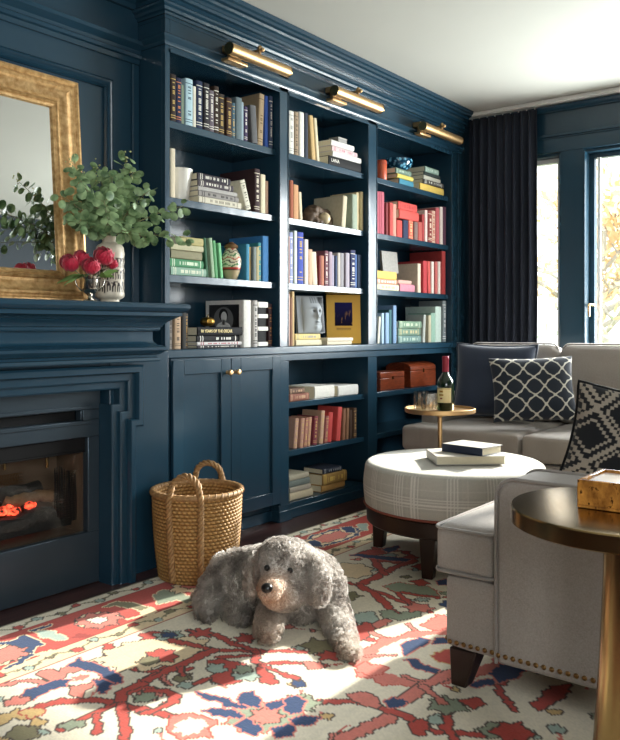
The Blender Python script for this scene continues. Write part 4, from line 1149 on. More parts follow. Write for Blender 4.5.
vcol(o, vpat)
# branches
q = N('eucalyptus_leaf'); f = q.noise(q.coord('Object'), 26, 2); q.col(q.mix(q.ramp(f, .35, .7), hx('#435f3a'), hx('#97b07e'))); q.p(Roughness=.5); q.b.inputs['Specular IOR Level'].default_value = .35; q.b.inputs['Subsurface Weight'].default_value = .0; M_leaf = q.m
M_stem = simple('green_brown_stem', '#6b6a45', .6, var=.2); M_seed = simple('seed_pods', '#9fa46c', .6, var=.2)
eu = thing('eucalyptus_bunch', 'spreading green eucalyptus branches with round leaves standing in the ceramic vase', 'plant', (vp.x, -.065, MZ+VH-.02))
org = Vector(eu.location)
def leaf(mb, p, nrm, ax, s):
    nrm = nrm.normalized(); ax = (ax-nrm*ax.dot(nrm)).normalized(); sd = nrm.cross(ax)
    n = 9; vs = [p+ax*s*.0]; ring = []
    for k in range(n):
        a = 2*math.pi*k/n
        x = (1-math.cos(a))*.5*s*1.08; y = math.sin(a)*.46*s*(1-.10*math.cos(a))
        ring.append(p+ax*x+sd*y+nrm*(-.22*y*y/s*2-.12*x*x/s))
    c = p+ax*s*.5+nrm*(-.02*s)
    o = len(mb.v)
    mb.add([c]+ring, [(0, 1+k, 1+(k+1) % n) for k in range(n)])
    mb.path([p-ax*s*.18, p+ax*s*.05], .0011, 4, 1)
tg = [(62, 196, -.13, 11), (72, 165, -.10, 12), (80, 180, -.24, 12), (98, 168, -.05, 12), (112, 176, -.20, 13), (127, 158, -.10, 13), (133, 172, -.05, 13), (150, 190, -.22, 12), (158, 214, -.12, 11), (183, 206, -.16, 9), (187, 238, -.22, 10), (146, 238, -.26, 9), (78, 222, -.22, 9), (128, 232, -.25, 8), (68, 212, -.10, 9), (104, 200, -.28, 10), (138, 205, -.05, 11), (88, 205, -.06, 9), (120, 196, -.05, 10)]
for bi, (px, py, yy, nl) in enumerate(tg):
    rnd = random.Random(bi*3+1); e = at(px, py, yy)-org; L = e.length
    mid = Vector((e.x*.35, e.y*.35, max(e.z*.62, .05)))
    pts = []
    for k in range(9):
        t = k/8; p = mid*2*t*(1-t)+e*t*t
        if k == 0: p = Vector((rnd.uniform(-.012, .012), rnd.uniform(-.012, .012), .002))
        if k == 1: p = Vector((pts[0].x+.004*bi/19, pts[0].y, max(p.z, .028)))
        if k in (2, 3): p.z = max(p.z, .032)
        pts.append(p)
    mb = MB(); mb.path(pts, [.0028-.0002*k for k in range(9)], 5); br = mb.build('branch', M_stem, eu, smooth=80)
    lv = MB(); nn = int(nl*1.95)
    for k in range(nn):
        t = .32+.70*k/(nn-1); i = min(7, int(t*8)); fr_ = t*8-i; p = pts[min(i, 8)].lerp(pts[min(i+1, 8)], min(fr_, 1))
        d = (pts[min(i+1, 8)]-pts[i]).normalized()
        a = k*2.4+rnd.uniform(-.5, .5); o1 = d.orthogonal().normalized(); o2 = d.cross(o1)
        out = (o1*math.cos(a)+o2*math.sin(a)+d*.5+Vector((0, 0, -.25))).normalized()
        nr = Vector((rnd.gauss(-.45, .45), rnd.gauss(-.7, .4), rnd.gauss(.45, .4)))
        sz = rnd.uniform(.034, .052)*(1.05-.25*t)
        if org.y+p.y+max(out.y, .3)*sz > -.012: out.y = -abs(out.y)
        if org.y+p.y+max(out.y, .2)*sz > -.004 or (p.z < .045 and p.xy.length < .085): continue
        leaf(lv, p+out*.012, nr, out, sz)
    lv.build('leaves', [M_leaf, M_stem], br, smooth=80, merge=False, fixn=False)
    if bi in (1, 3, 5, 6):
        sd = MB()
        for k in range(16):
            p = pts[6].lerp(pts[8], rnd.uniform(-.2, 1.25)); sd.ball(p+Vector((rnd.gauss(0, .012), rnd.gauss(0, .012), rnd.gauss(.004, .012))), rnd.uniform(.003, .0045), 4)
        sd.build('seed_pods', M_seed, br, smooth=80)['kind'] = 'stuff'
# silver urn with two handles
up = at(90, 300, -.20); uz = MZ
ur = thing('silver_urn', 'small polished silver urn with two handles holding red peonies', 'vase', (up.x, -.20, uz))
UH = at(90, 275, -.20).z-MZ
mb = MB(); mb.lathe([(0, 0), (.026, 0), (.027, .004), (.024, .008), (.010, .014), (.008, .022), (.013, .028), (.024, .036), (.030, .052), (.031, UH-.02), (.034, UH-.004), (.036, UH), (.033, UH), (.029, UH-.02), (.026, .05), (0, .04)], n=40); mb.build('urn_body', M_silver, ur, smooth=50)
for s in (-1, 1):
    mb = MB(); dx, dy = .61*s, -.79*s
    mb.path([(dx*r, dy*r, z) for r, z in ((.031, UH-.014), (.046, UH-.008), (.056, UH-.022), (.050, UH-.042), (.036, .046), (.028, .042))], .0026, 6); mb.build('handle', M_silver, ur, smooth=80)
q = N('peony_petal'); f = q.noise(q.coord('Object'), 40, 2); q.col(q.mix(f, hx('#a00c2a'), hx('#d4264a'))); q.p(Roughness=.6); q.b.inputs['Sheen Weight'].default_value = .2; M_petal = q.m
def peony(px, py, yy, r, label, seed):
    rnd = random.Random(seed); c = at(px, py, yy)
    t = thing('peony', label, 'flower', c, 0, 'red peonies in the silver urn')
    mb = MB(); up_ = Vector((rnd.uniform(-.35, .1), -.55, .75)).normalized(); u = up_.orthogonal().normalized(); w = up_.cross(u)
    for ring, (n, rs_, th1) in enumerate(((4, .50, 172), (5, .72, 158), (6, .88, 138), (7, 1.0, 112))):
        for k in range(n):
            a = 2*math.pi*(k+.5*ring)/n+rnd.uniform(-.2, .2); hw = 1.25*math.pi/n*1.15; vs = []; M_, K = 8, 8
            for jj in range(M_+1):
                tt = jj/M_; th = R(22+(th1-22)*tt)
                for i in range(K+1):
                    s_ = -1+2*i/K; th_ = th-R(16)*abs(s_)**3*tt; aa = a+hw*s_*(.55+.45*math.sin(math.pi*min(1, tt*1.1)))
                    rr_ = r*rs_*(1+.10*s_+.05*math.sin(s_*8+k+seed)*tt)
                    d_ = u*math.cos(aa)+w*math.sin(aa); vs.append((d_*math.sin(th_)-up_*math.cos(th_))*rr_)
            fs = [(jj*(K+1)+i, jj*(K+1)+i+1, (jj+1)*(K+1)+i+1, (jj+1)*(K+1)+i) for jj in range(M_) for i in range(K)]
            mb.add(vs, fs)
    mb.build('bloom', M_petal, t, smooth=80, merge=False, fixn=False)
    mb = MB(); e = Vector((up.x, -.20, uz+UH-.03))-c
    mb.path([up_*(-r*.4), e*.5+up_*(-r*.3), e], .0022, 5); mb.build('stem', M_stem, t, smooth=80)
peony(70, 262, -.225, .034, 'leftmost red peony in the silver urn', 1)
peony(82, 257, -.15, .031, 'red peony at the back of the silver urn', 2)
peony(91, 265, -.275, .033, 'small round red peony at front centre of the silver urn', 3)
peony(104, 255, -.205, .038, 'largest red peony, to the right in the silver urn', 4)
peony(112, 263, -.155, .024, 'lowest red peony at right, under the largest one', 5)
q = N('peony_leaf'); q.col(q.mix(q.noise(q.coord(), 20, 2), hx('#3d5a26'), hx('#6f8c40'))); q.p(Roughness=.5); M_pleaf = q.m
mb = MB(); ctr = Vector((up.x, -.20, uz+UH))
for (px, py, yy) in ((57, 283, -.22), (64, 285, -.26), (71, 282, -.29), (114, 277, -.2), (118, 271, -.22), (106, 277, -.26), (86, 276, -.29), (98, 276, -.29), (78, 279, -.28)):
    e = at(px, py, yy); d = e-ctr; st0 = Vector((d.x, d.y, 0)).normalized()*.040+Vector((0, 0, -.002)); d = d-st0; sd = d.cross(Vector((.5, .6, .6))).normalized(); vs = []
    for j in range(8):
        t = j/7; p = ctr+st0+d*t+Vector((0, 0, .005*math.sin(math.pi*t))); w = .0125*math.sin(math.pi*(t*.93+.05))
        vs += [p-sd*w, p+Vector((0, 0, -.003)), p+sd*w]
    mb.add(vs, [(j*3+i, j*3+i+1, j*3+i+4, j*3+i+3) for j in range(7) for i in range(2)])
o = mb.build('peony_foliage', M_pleaf, None, smooth=80, merge=False, fixn=False); tag(o, 'green pointed peony leaves spilling over the rim of the silver urn', 'leaves')

# ------------------------------------------------------------------ wicker basket
BC = Vector((2.365, -.318, 0)); BR0, BR1, BH = .152, .180, .345
bs = thing('wicker_basket', 'tall round woven wicker basket with two loop handles beside the fireplace', 'basket', (BC.x, BC.y, RUGZ+.0006))
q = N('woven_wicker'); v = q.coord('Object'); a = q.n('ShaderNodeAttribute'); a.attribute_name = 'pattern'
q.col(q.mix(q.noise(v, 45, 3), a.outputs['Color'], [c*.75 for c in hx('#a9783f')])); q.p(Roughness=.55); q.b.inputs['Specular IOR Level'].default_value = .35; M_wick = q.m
nb, rows, per = 336, 24, 54
vs = []; fs = []; cols = []
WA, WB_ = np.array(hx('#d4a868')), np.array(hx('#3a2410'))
def wick(outer):
    o = len(mb.v); sub = 5; V = []; n = rows*sub
    for j in range(n+1):
        z = BH*j/n; rw = j/sub; fz = rw-int(rw)
        for k in range(nb):
            a = 2*math.pi*k/nb
            rad = BR0+(BR1-BR0)*(z/BH)**.8+.004*math.sin(math.pi*z/BH)
            ph = k/nb*per+.5*(int(rw) % 2)+.35*fz
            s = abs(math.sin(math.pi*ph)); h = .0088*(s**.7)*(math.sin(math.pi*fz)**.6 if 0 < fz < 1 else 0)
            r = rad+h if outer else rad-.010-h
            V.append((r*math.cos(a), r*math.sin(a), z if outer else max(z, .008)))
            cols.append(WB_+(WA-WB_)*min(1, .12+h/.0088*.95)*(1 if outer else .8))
    mb.v += V
    for j in range(n):
        for k in range(nb):
            q_ = (o+j*nb+k, o+j*nb+(k+1) % nb, o+(j+1)*nb+(k+1) % nb, o+(j+1)*nb+k)
            mb.f.append(q_ if outer else q_[::-1]); mb.mi.append(0)
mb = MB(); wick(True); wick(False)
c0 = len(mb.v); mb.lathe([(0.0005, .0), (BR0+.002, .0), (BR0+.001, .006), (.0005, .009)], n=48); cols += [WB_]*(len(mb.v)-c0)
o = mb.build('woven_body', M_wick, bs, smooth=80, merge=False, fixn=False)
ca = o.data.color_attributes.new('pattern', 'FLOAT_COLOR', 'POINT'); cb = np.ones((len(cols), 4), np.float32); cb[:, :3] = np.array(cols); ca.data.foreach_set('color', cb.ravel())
def braid(mb, pts, r, turns, n=3):          # strands twisted round a path
    P = [Vector(p) for p in pts]; L = [0]
    for a, b in zip(P[:-1], P[1:]): L.append(L[-1]+(b-a).length)
    def ev(t):
        d = t*L[-1]
        for i in range(len(P)-1):
            if d <= L[i+1]+1e-9: f = (d-L[i])/(L[i+1]-L[i]+1e-9); return P[i].lerp(P[i+1], f), (P[i+1]-P[i]).normalized()
        return P[-1], (P[-1]-P[-2]).normalized()
    N_ = int(turns*9)
    for s in range(n):
        out = []
        for k in range(N_+1):
            p, d = ev(k/N_); u = d.orthogonal().normalized() if abs(d.z) < .99 else Vector((1,0,0))
            ref = Vector((0, 0, 1)) if abs(d.z) < .8 else Vector((.61, -.79, 0)); u = d.cross(ref).normalized(); w = d.cross(u)
            a = 2*math.pi*(k/9+s/n); out.append(p+(u*math.cos(a)+w*math.sin(a)*.8)*r*.72)
        mb.path(out, r*.50, 6)
q = N('pale_wicker'); q.col(q.mix(q.noise(q.coord(), 60, 3), hx('#5a3a1c'), hx('#c79c66'))); q.p(Roughness=.6); M_wick2 = q.m
mb = MB(); pts = [((BR1+.002)*math.cos(2*math.pi*i/72), (BR1+.002)*math.sin(2*math.pi*i/72), BH+.006) for i in range(73)]
mb.path(pts, .0125, 10, 0, False)
for i in range(40):
    a = 2*math.pi*i/40; c = Vector(((BR1+.002)*math.cos(a), (BR1+.002)*math.sin(a), BH+.006)); u = Vector((math.cos(a), math.sin(a), 0)); tq = Vector((-math.sin(a), math.cos(a), 0))
    mb.path([c+(u*math.cos(k*.785)+Vector((0,0,1))*math.sin(k*.785))*.0128+tq*(.004*k-.016) for k in range(9)], .0022, 4)
mb.build('rim', M_wick2, bs, smooth=60)
def handle(phi):
    mb = MB(); w = .34; pts = []
    for s, seq in ((-1, range(0, 8)), (1, range(7, -1, -1))):
        a = phi+s*w
        leg_ = [((BR0+(BR1-BR0)*(i/7)**.8+.017)*1.0, BH*i/7) for i in seq]
        pts_leg = [(r*math.cos(a), r*math.sin(a), max(z, .016)) for r, z in leg_]
        if s == -1: pts += pts_leg
        else:
            for k in range(1, 12):
                t = k/12; b = phi-w+2*w*t; hgt = .080*math.sin(math.pi*t)**.38
                pts.append(((BR1+.014-.03*math.sin(math.pi*t))*math.cos(b), (BR1+.014-.03*math.sin(math.pi*t))*math.sin(b), BH+.012+hgt))
            pts += pts_leg
    braid(mb, pts, .0135, 15); mb.build('handle', M_wick2, bs, smooth=80)
pc = math.atan2(EYE[1]-BC.y, EYE[0]-BC.x)
handle(pc-.27); handle(pc-.27+math.pi)
# ------------------------------------------------------------------ dog lying on the rug
dg = thing('dog', 'curly grey and tan doodle dog lying on the rug, head turned to camera', 'dog', (*atd(275, 600, 2.8)[:2], RUGZ))
caps = [  # (px, py, depth, radius) -> (px, py, depth, radius)
 ((232, 577, 3.02, .092), (268, 573, 2.98, .098)), ((268, 573, 2.98, .098), (312, 580, 2.88, .100)),
 ((312, 580, 2.88, .098), (322, 588, 2.82, .080)), ((305, 592, 2.84, .085), (300, 602, 2.80, .070)),
 ((306, 578, 2.82, .080), (292, 572, 2.72, .078)),                                   # neck
 ((281, 565, 2.64, .082), (288, 566, 2.68, .086)), ((277, 580, 2.62, .066), (293, 582, 2.63, .066)),   # skull, cheeks
 ((276, 584, 2.58, .052), (270, 590, 2.515, .040)), ((273, 594, 2.53, .036), (277, 600, 2.54, .032)),  # muzzle, chin
 ((276, 594, 2.56, .046), (288, 594, 2.58, .048)),
 ((310, 556, 2.66, .022), (319, 574, 2.62, .030)), ((319, 574, 2.62, .032), (319, 595, 2.60, .030)),   # ear
 ((259, 558, 2.70, .020), (253, 574, 2.69, .024)), ((253, 574, 2.69, .024), (253, 592, 2.68, .022)),
 ((326, 592, 2.84, .062), (334, 612, 2.76, .050)), ((334, 612, 2.76, .050), (341, 633, 2.65, .040)),   # near foreleg
 ((341, 633, 2.65, .038), (348, 651, 2.53, .033)), ((348, 651, 2.53, .033), (351, 657, 2.485, .031)),
 ((282, 603, 2.80, .055), (272, 612, 2.70, .044)), ((272, 612, 2.70, .043), (268, 627, 2.62, .040)),
 ((268, 627, 2.62, .040), (268, 630, 2.595, .038)),
 ((236, 590, 2.94, .078), (246, 606, 2.84, .044)), ((246, 606, 2.84, .044), (232, 612, 2.82, .034)), ((232, 612, 2.82, .034), (243, 619, 2.76, .028)),  # hind legs
 ((216, 588, 2.98, .060), (207, 604, 2.88, .040)), ((207, 604, 2.88, .038), (206, 618, 2.80, .028)),
 ((214, 592, 3.06, .030), (202, 595, 3.04, .026)), ((202, 595, 3.04, .026), (196, 602, 3.0, .020)),    # tail
]
bm = bmesh.new(); dl_ = Vector(dg.location)
for a, b in caps:
    A_, B_ = atd(*a[:3])-dl_, atd(*b[:3])-dl_; L = (B_-A_).length; k = max(2, int(L/(.35*min(a[3], b[3])))+1)
    for i in range(k+1):
        t = i/k; c = A_.lerp(B_, t); r = a[3]+(b[3]-a[3])*t
        bmesh.ops.create_icosphere(bm, subdivisions=2, radius=r, matrix=Matrix.Translation(c))
me = bpy.data.meshes.new('dog_body'); bm.to_mesh(me); bm.free()
tmp = bpy.data.objects.new('dog_tmp', me); COL.objects.link(tmp)
rm = tmp.modifiers.new('r', 'REMESH'); rm.mode = 'VOXEL'; rm.voxel_size = .0085
sm = tmp.modifiers.new('s', 'SMOOTH'); sm.factor = .6; sm.iterations = 5
dgp = bpy.context.evaluated_depsgraph_get(); me2 = bpy.data.meshes.new_from_object(tmp.evaluated_get(dgp))
bpy.data.objects.remove(tmp)
for v in me2.vertices:
    n_ = mnoise.noise(v.co*28)*.006+mnoise.noise(v.co*60)*.003
    v.co += v.normal*n_
    if v.co.z < .004: v.co.z = .004
me2.polygons.foreach_set('use_smooth', [True]*len(me2.polygons))
body = bpy.data.objects.new('body', me2); COL.objects.link(body); body.parent = dg
MUZ = atd(272, 591, 2.52)-dl_; 
def fur(name, dark, light, tan, hair=False):
    q = N(name); v = q.coord('Object')
    c = q.mix(q.ramp(q.noise(v, 14, 4), .35, .68), dark, light)
    def near(p, r0, r1):
        d = q.n('ShaderNodeVectorMath', operation='DISTANCE'); q.l(v, d.inputs[0]); d.inputs[1].default_value = p
        return q.ramp(d.outputs['Value'], r1, r0)
    c = q.mix(q.math('MULTIPLY', near(MUZ, .03, .085), .75), c, tan)
    for p, dd in (((206, 620, 2.80), hx('#2a2320')), ((246, 620, 2.76), hx('#2a2320'))):
        c = q.mix(q.math('MULTIPLY', near(atd(*p)-dl_, .015, .06), .85), c, dd)
    for p in ((350, 656, 2.5), (268, 622, 2.62)):
        c = q.mix(q.math('MULTIPLY', near(atd(*p)-dl_, .03, .12), .6), c, hx('#a08c78'))
    if hair:
        h = q.n('ShaderNodeBsdfHairPrincipled'); h.parametrization = 'COLOR'; q.l(c, h.inputs['Color'])
        h.inputs['Roughness'].default_value = .55; h.inputs['Radial Roughness'].default_value = .7; h.inputs['Random Roughness'].default_value = .2
        df = q.n('ShaderNodeBsdfDiffuse'); q.l(c, df.inputs['Color']); mx = q.n('ShaderNodeMixShader'); mx.inputs[0].default_value = .25
        q.l(h.outputs[0], mx.inputs[1]); q.l(df.outputs[0], mx.inputs[2]); q.l(mx.outputs[0], q.out.inputs[0])
    q.col(c); q.p(Roughness=.8); q.b.inputs['Specular IOR Level'].default_value = .25
    return q.m
M_fur = fur('grey_curly_fur', hx('#948b83'), hx('#e2dbd2'), hx('#c8a284'))
me2.materials.append(M_fur); me2.materials.append(fur('grey_curly_hair', hx('#5a524c'), hx('#aaa198'), hx('#a5785a'), True))
ps = body.modifiers.new('fur', 'PARTICLE_SYSTEM').particle_system; st_ = ps.settings
st_.type = 'HAIR'; st_.count = 5200; st_.hair_length = .017; st_.hair_step = 4; st_.render_step = 4; st_.display_step = 3
st_.child_type = 'INTERPOLATED'; st_.rendered_child_count = 14; st_.child_percent = 14; st_.clump_factor = .55; st_.clump_shape = -.2
st_.kink = 'CURL'; st_.kink_amplitude = .0035; st_.kink_frequency = 2.6; st_.roughness_1 = .004; st_.roughness_1_size = .02; st_.roughness_endpoint = .004
st_.root_radius = 1.0; st_.tip_radius = .45; st_.radius_scale = .0011; st_.material = 2
ps.seed = 3
vg = body.vertex_groups.new(name='fur_length')
for v in me2.vertices:
    w_ = min(1, max(.32, ((v.co-MUZ).length-.02)/.11)); vg.add([v.index], w_, 'REPLACE')
ps.vertex_group_length = 'fur_length'
M_nose = simple('black_nose', '#0c0a0a', .3, var=.1)
nb_ = MB(); p = atd(267, 588, 2.474)-dl_
nb_.ball((p.x, p.y, p.z), .018, 10, sc=(1.05, 1.05, .85)); nb_.build('nose', M_nose, dg, smooth=80)
for (px, py, d) in ((267, 568, 2.558), (290, 570.5, 2.563)):
    e = MB(); p = atd(px, py, d+.004)-dl_; e.ball(p, .0098, 10); e.build('eye', M_nose, dg, smooth=80)

# ------------------------------------------------------------------ books and ornaments on the shelves
YF = .032
def book_mesh(w, h, d, cover, page, head=None):
    mb = MB(); t = min(.0026, w*.16); bul = min(.006, w*.18)
    out = [(-w/2, d), (-w/2, .005)]+[(-w/2+w*(.5-.5*math.cos(math.pi*k/6)), .0035-bul*math.sin(math.pi*k/6)*.8) for k in range(1, 6)]+[(w/2, .005), (w/2, d), (w/2-t, d), (w/2-t, t+.005), (-w/2+t, t+.005), (-w/2+t, d)]
    mb.prism(out, 0, h, 0)
    mb.box(-w/2+t, w/2-t, t+.005, d-.004, .0025, h-.003, 1)
    me = bpy.data.meshes.new('book'); me.from_pydata(mb.v, [], mb.f); me.materials.append(cover); me.materials.append(page)
    me.polygons.foreach_set('material_index', mb.mi)
    bm = bmesh.new(); bm.from_mesh(me); bmesh.ops.recalc_face_normals(bm, faces=bm.faces); bm.to_mesh(me); bm.free()
    return me
ORD = 'first second third fourth fifth sixth seventh eighth ninth tenth eleventh twelfth thirteenth fourteenth fifteenth sixteenth seventeenth eighteenth nineteenth twentieth'.split()
BAYN = ['left bay', 'middle bay', 'right bay']
brnd = random.Random(11)
class Shelf:
    def __init__(s, bay, z, phrase, ox, oy, sc):
        s.bay, s.z, s.ph, s.ox, s.oy, s.sc = bay, z+.0006, phrase, ox, oy, sc
        s.x0, s.x1 = BAYS[bay][0]+.002, BAYS[bay][1]-.002
        s.where = f'{phrase}, {BAYN[bay]}'; s.k = 0
    def px(s, cx): return s.ox+cx/s.sc
    def py(s, cy): return s.oy+cy/s.sc
    def X(s, cx, y=YF): return at(s.px(cx), 300, y).x
    def Z(s, cx, cy, y=YF): return at(s.px(cx), s.py(cy), y).z
    def uprights(s, items, yf=YF):
        """(left, right, top, colour, words, options): lean in degrees, positive to the right"""
        for it in items:
            c0, c1, ct_, colr, words = it[:5]; o_ = it[5] if len(it) > 5 else {}
            y = o_.get('y', yf)
            xa, xb = s.X(c0, y), s.X(c1, y); xa = max(xa, s.x0+.001); xb = min(xb, s.x1-.001)
            w = xb-xa-.0016; h = max(.08, s.Z((c0+c1)/2, ct_, y)-s.z); ln = R(o_.get('lean', 0))
            d = o_.get('d', min(.21, max(.12, h*.72)))
            zc = s.z
            if ln:
                w = w*math.cos(ln)*.98; h = (h-w*abs(math.sin(ln)))/math.cos(ln)
            me = book_mesh(w, h, d, book_mat(colr, o_.get('ink'), 1 if o_.get('ink') else 0), M_cream_page if not o_.get('page') else o_['page'])
            b = bpy.data.objects.new('book', me); COL.objects.link(b)
            jit = o_.get('jit', brnd.uniform(-.004, .010))
            if ln:
                b.rotation_euler = (0, ln, 0)
                # the lower corner rests on the board
                cx_ = (xb if ln < 0 else xa)
                b.location = (xb-w/2*math.cos(ln) if ln > 0 else xa+w/2*math.cos(ln), y+jit, zc+w/2*abs(math.sin(ln)))
            else: b.location = ((xa+xb)/2, y+jit, zc)
            s.k += 1
            tag(b, f'{words} book standing {ORD[s.k-1]} from left on {s.where}', 'book', f'books standing on {s.where}')
            s.last = b
        return s
    def stack(s, items, name, yf=YF, base=None, words=None):
        """from the bottom up: (left, right, thickness in crop pixels, colour, words, options)"""
        z = base if base is not None else s.z; n = len(items)
        for i, it in enumerate(items):
            c0, c1, th, colr, wd_ = it[:5]; o_ = it[5] if len(it) > 5 else {}
            y = o_.get('y', yf); xa, xb = max(s.X(c0, y), s.x0+.003), min(s.X(c1, y), s.x1-.003)
            dep = (Vector(((xa+xb)/2, y, 0))-Vector(EYE)).xy.dot(Vector((FX, FY)))
            w = th/s.sc*dep/F-.0006; h = xb-xa; d = o_.get('d', min(.21, max(.11, h*.72)))
            me = book_mesh(w, h, d, book_mat(colr, o_.get('ink'), 1 if o_.get('ink') else 0), M_cream_page)
            b = bpy.data.objects.new('book', me); COL.objects.link(b)
            yw = R(o_.get('yaw', brnd.uniform(-1.5, 1.5))) if h < .6*(s.x1-s.x0) and xa > s.x0+.02 else 0
            b.rotation_euler = Euler((0, math.pi/2, 0)).to_matrix().to_4x4().to_euler()
            b.rotation_euler = (Matrix.Rotation(yw, 3, 'Z') @ Matrix.Rotation(math.pi/2, 3, 'Y')).to_euler()
            b.location = (xa, y+brnd.uniform(.0, .010), z+w/2); z += w+.0006
            pos = 'single' if n == 1 else ('at the bottom' if i == 0 else 'on top' if i == n-1 else f'{ORD[i]} from the bottom')
            if n == 1: tag(b, f'{wd_} book lying {name} on {s.where}', 'book', f'books lying on {s.where}')
            else: tag(b, f'{wd_} book {pos} of the {name} stack, {s.where}', 'book', f'books lying on {s.where}')
            s.last = b
        s.zt = z
        return s
G = dict(ink='#b99a5c'); WI = dict(ink='#d8d4c8')
def o(**k): return k
PH = ['top shelf', 'second shelf', 'third shelf', 'counter']
# --- left bay
s = Shelf(0, SH[0], PH[0], 160, 60, 4.77)
s.uprights([(53,80,68,'#33261f','dark brown',G),(80,108,85,'#232a48','navy and orange',o(ink='#c87a4a')),(108,124,117,'#82957f','sage green'),(124,161,90,'#a9c9d4','pale blue',o(ink='#3a4a58')),(161,176,125,'#d8d2c0','narrow cream'),
 (177,209,100,'#22304f','navy',WI),(209,237,112,'#2e2b30','charcoal',WI),(238,262,145,'#665c66','grey plum',WI),(262,286,125,'#38291f','brown',WI),(286,315,162,'#3b3027','brown black',G),(316,343,182,'#432c22','reddish brown',G),
 (344,361,205,'#3f6070','slate blue',G),(361,391,180,'#62747a','grey teal'),(392,406,200,'#93a8b4','pale slate'),(407,424,222,'#43365a','dark purple',WI),(438,468,218,'#5e5e60','leaning grey',o(lean=-5, d=.15)),
 (472,498,157,'#a58c68','tall tan',o(lean=3, d=.24, ink='#6b5638')),(508,525,170,'#2f56a8','bright blue'),(527,543,172,'#44506e','slate',WI)])
s = Shelf(0, SH[1], PH[1], 160, 140, 4.77)
s.uprights([(54,78,40,'#d6c8aa','cream')])
s.stack([(186,384,31,'#d0c9b4','cream white',o(ink='#7a7466')),(186,376,27,'#8d8884','grey',o(ink='#222222')),(186,368,20,'#a9a5a1','pale grey'),(186,350,30,'#4c444a','plum grey',WI),(186,342,33,'#37323a','charcoal',WI)], 'tall')
s.uprights([(412,440,192,'#d3ceb8','leaning white and black',o(lean=-19, ink='#1c1c1c', d=.16, jit=.0)),(456,482,138,'#3a2428','dark maroon',o(d=.25, ink='#d8cdb8')),(483,507,165,'#d8ccaa','cream'),(508,522,195,'#b58f74','tan and maroon')])
pl = at(182, 200, .10)
t = thing('planter', 'white ceramic flared pot behind the leaves, on the second shelf of the left bay', 'pot', (pl.x, .12, SH[1]+.0006))
mb = MB(); hP = at(182, 170, .11).z-SH[1]; mb.lathe([(0,0),(.045,0),(.046,.004),(.048,.03),(.055,hP*.6),(.066,hP),(.061,hP),(.050,hP*.6),(.043,.02),(0,.02)], n=48); mb.build('pot_body', simple('white_ceramic', '#d6d3ca', .35, var=.05), t, smooth=45)
s = Shelf(0, SH[2], PH[2], 160, 220, 4.77)
s.stack([(54,222,40,'#86aa94','green and cream',o(ink='#e0dcc6')),(54,220,40,'#3f8a5c','green',o(ink='#dfe6d0')),(58,208,40,'#8b8766','olive grey'),(54,208,28,'#bdb892','pale cream green'),(100,206,38,'#b5aa6c','olive yellow')], 'left')
s.uprights([(228,240,85,'#255a3c','dark green',o(lean=-6)),(250,266,86,'#90ae8a','pale green',o(lean=-6)),(272,286,98,'#57a268','leaf green',o(lean=-6)),(292,306,110,'#6fc082','mint green',o(lean=-6)),
 (412,428,115,'#2d86a8','teal blue',o(d=.2, jit=.0)),(429,442,128,'#b89a5c','gold'),(443,459,128,'#76807c','grey'),(460,474,128,'#b0a272','tan'),(475,490,108,'#2f8a90','teal',G),(491,522,77,'#2b78b4','tall blue',o(d=.24))])
# lidded jar
jp = s.X(346, .095)-.010; JZ = SH[2]+.0006; JH = at(232, 242, .085).z-JZ
t = thing('ginger_jar', 'painted lidded jar with red and green waves on the third shelf, left bay', 'jar', (jp, .095, JZ))
mb = MB(); jr = 12.1*3.47/F
pr = [(0,0),(.026,0),(.029,.004)]+[(.029+(jr-.029)*math.sin(math.pi/2*min(1, i/17))**.9 if i <= 17 else jr*math.cos((i-17)/13*1.02), .004+i*(JH*.80)/30) for i in range(1, 31)]+[(.030, JH*.83), (.024, JH*.83), (0, JH*.83)]
mb.lathe(pr, n=120); ob = mb.build('jar_body', pat_mat('painted_glaze', .3, 0, 60, 0), t, smooth=60)
JC = {k: np.array(hx(v)) for k, v in dict(c='#d8cdb2', r='#b0342c', g='#3f7a4c', d='#33261f', t='#b8a684').items()}
def jpat(co):
    a = math.atan2(co.y, co.x); z = co.z/JH
    if z < .24: return JC['t']
    if z < .27: return JC['d']
    if z < .33: return JC['r']
    zz = z*11+.33*math.sin(a*5+math.sin(z*20)); f = zz-math.floor(zz); k = int(math.floor(zz)) % 3
    if f < .36: return (JC['r'], JC['g'], JC['d'])[k]
    return JC['c']
vcol(ob, jpat)
mb = MB(); mb.lathe([(0, JH*.835), (.033, JH*.835), (.037, JH*.86), (.033, JH*.92), (.020, JH*.96), (.014, JH*.975), (.010, JH), (0, JH)], n=40); mb.build('lid', simple('glazed_lid', '#7c5a3a', .3, var=.5, scale=90), t, smooth=50)
# counter of the left bay
s = Shelf(0, CT, PH[3], 160, 290, 4.77)
s.uprights([(48,69,118,'#8c8278','grey striped',o(ink='#3a3430', y=.06)),(71,103,106,'#c2a07c','peach and black',o(ink='#302a2a', y=.06)),(104,124,108,'#35322f','black',o(y=.06)),(125,139,112,'#47403a','dark gilt edged',o(ink='#b08a4a', y=.06))])
cst = s
s.stack([(182,390,13,'#3a3438','dark and white striped',WI),(182,388,16,'#d8d2d0','white and pink',o(ink='#a03a4a')),(182,390,30,'#17171a','black and white lettered',o(ink='#e6e2da')),(182,392,40,'#16161a','thick black film history')], 'black', yf=.035)
bk = s.last; ztop = s.zt
M_goldink = simple('gold_lettering', '#d8c48a', .5, .3); M_whiteink = simple('white_lettering', '#e6e2d8', .6)
tx = text('80 YEARS OF THE OSCAR', .0205, M_goldink, bk, (0, 0, 0), (0, 0, 0), sx=.92)
tx.parent = bk; bw = (cst.X(392, .035)-cst.X(182, .035))
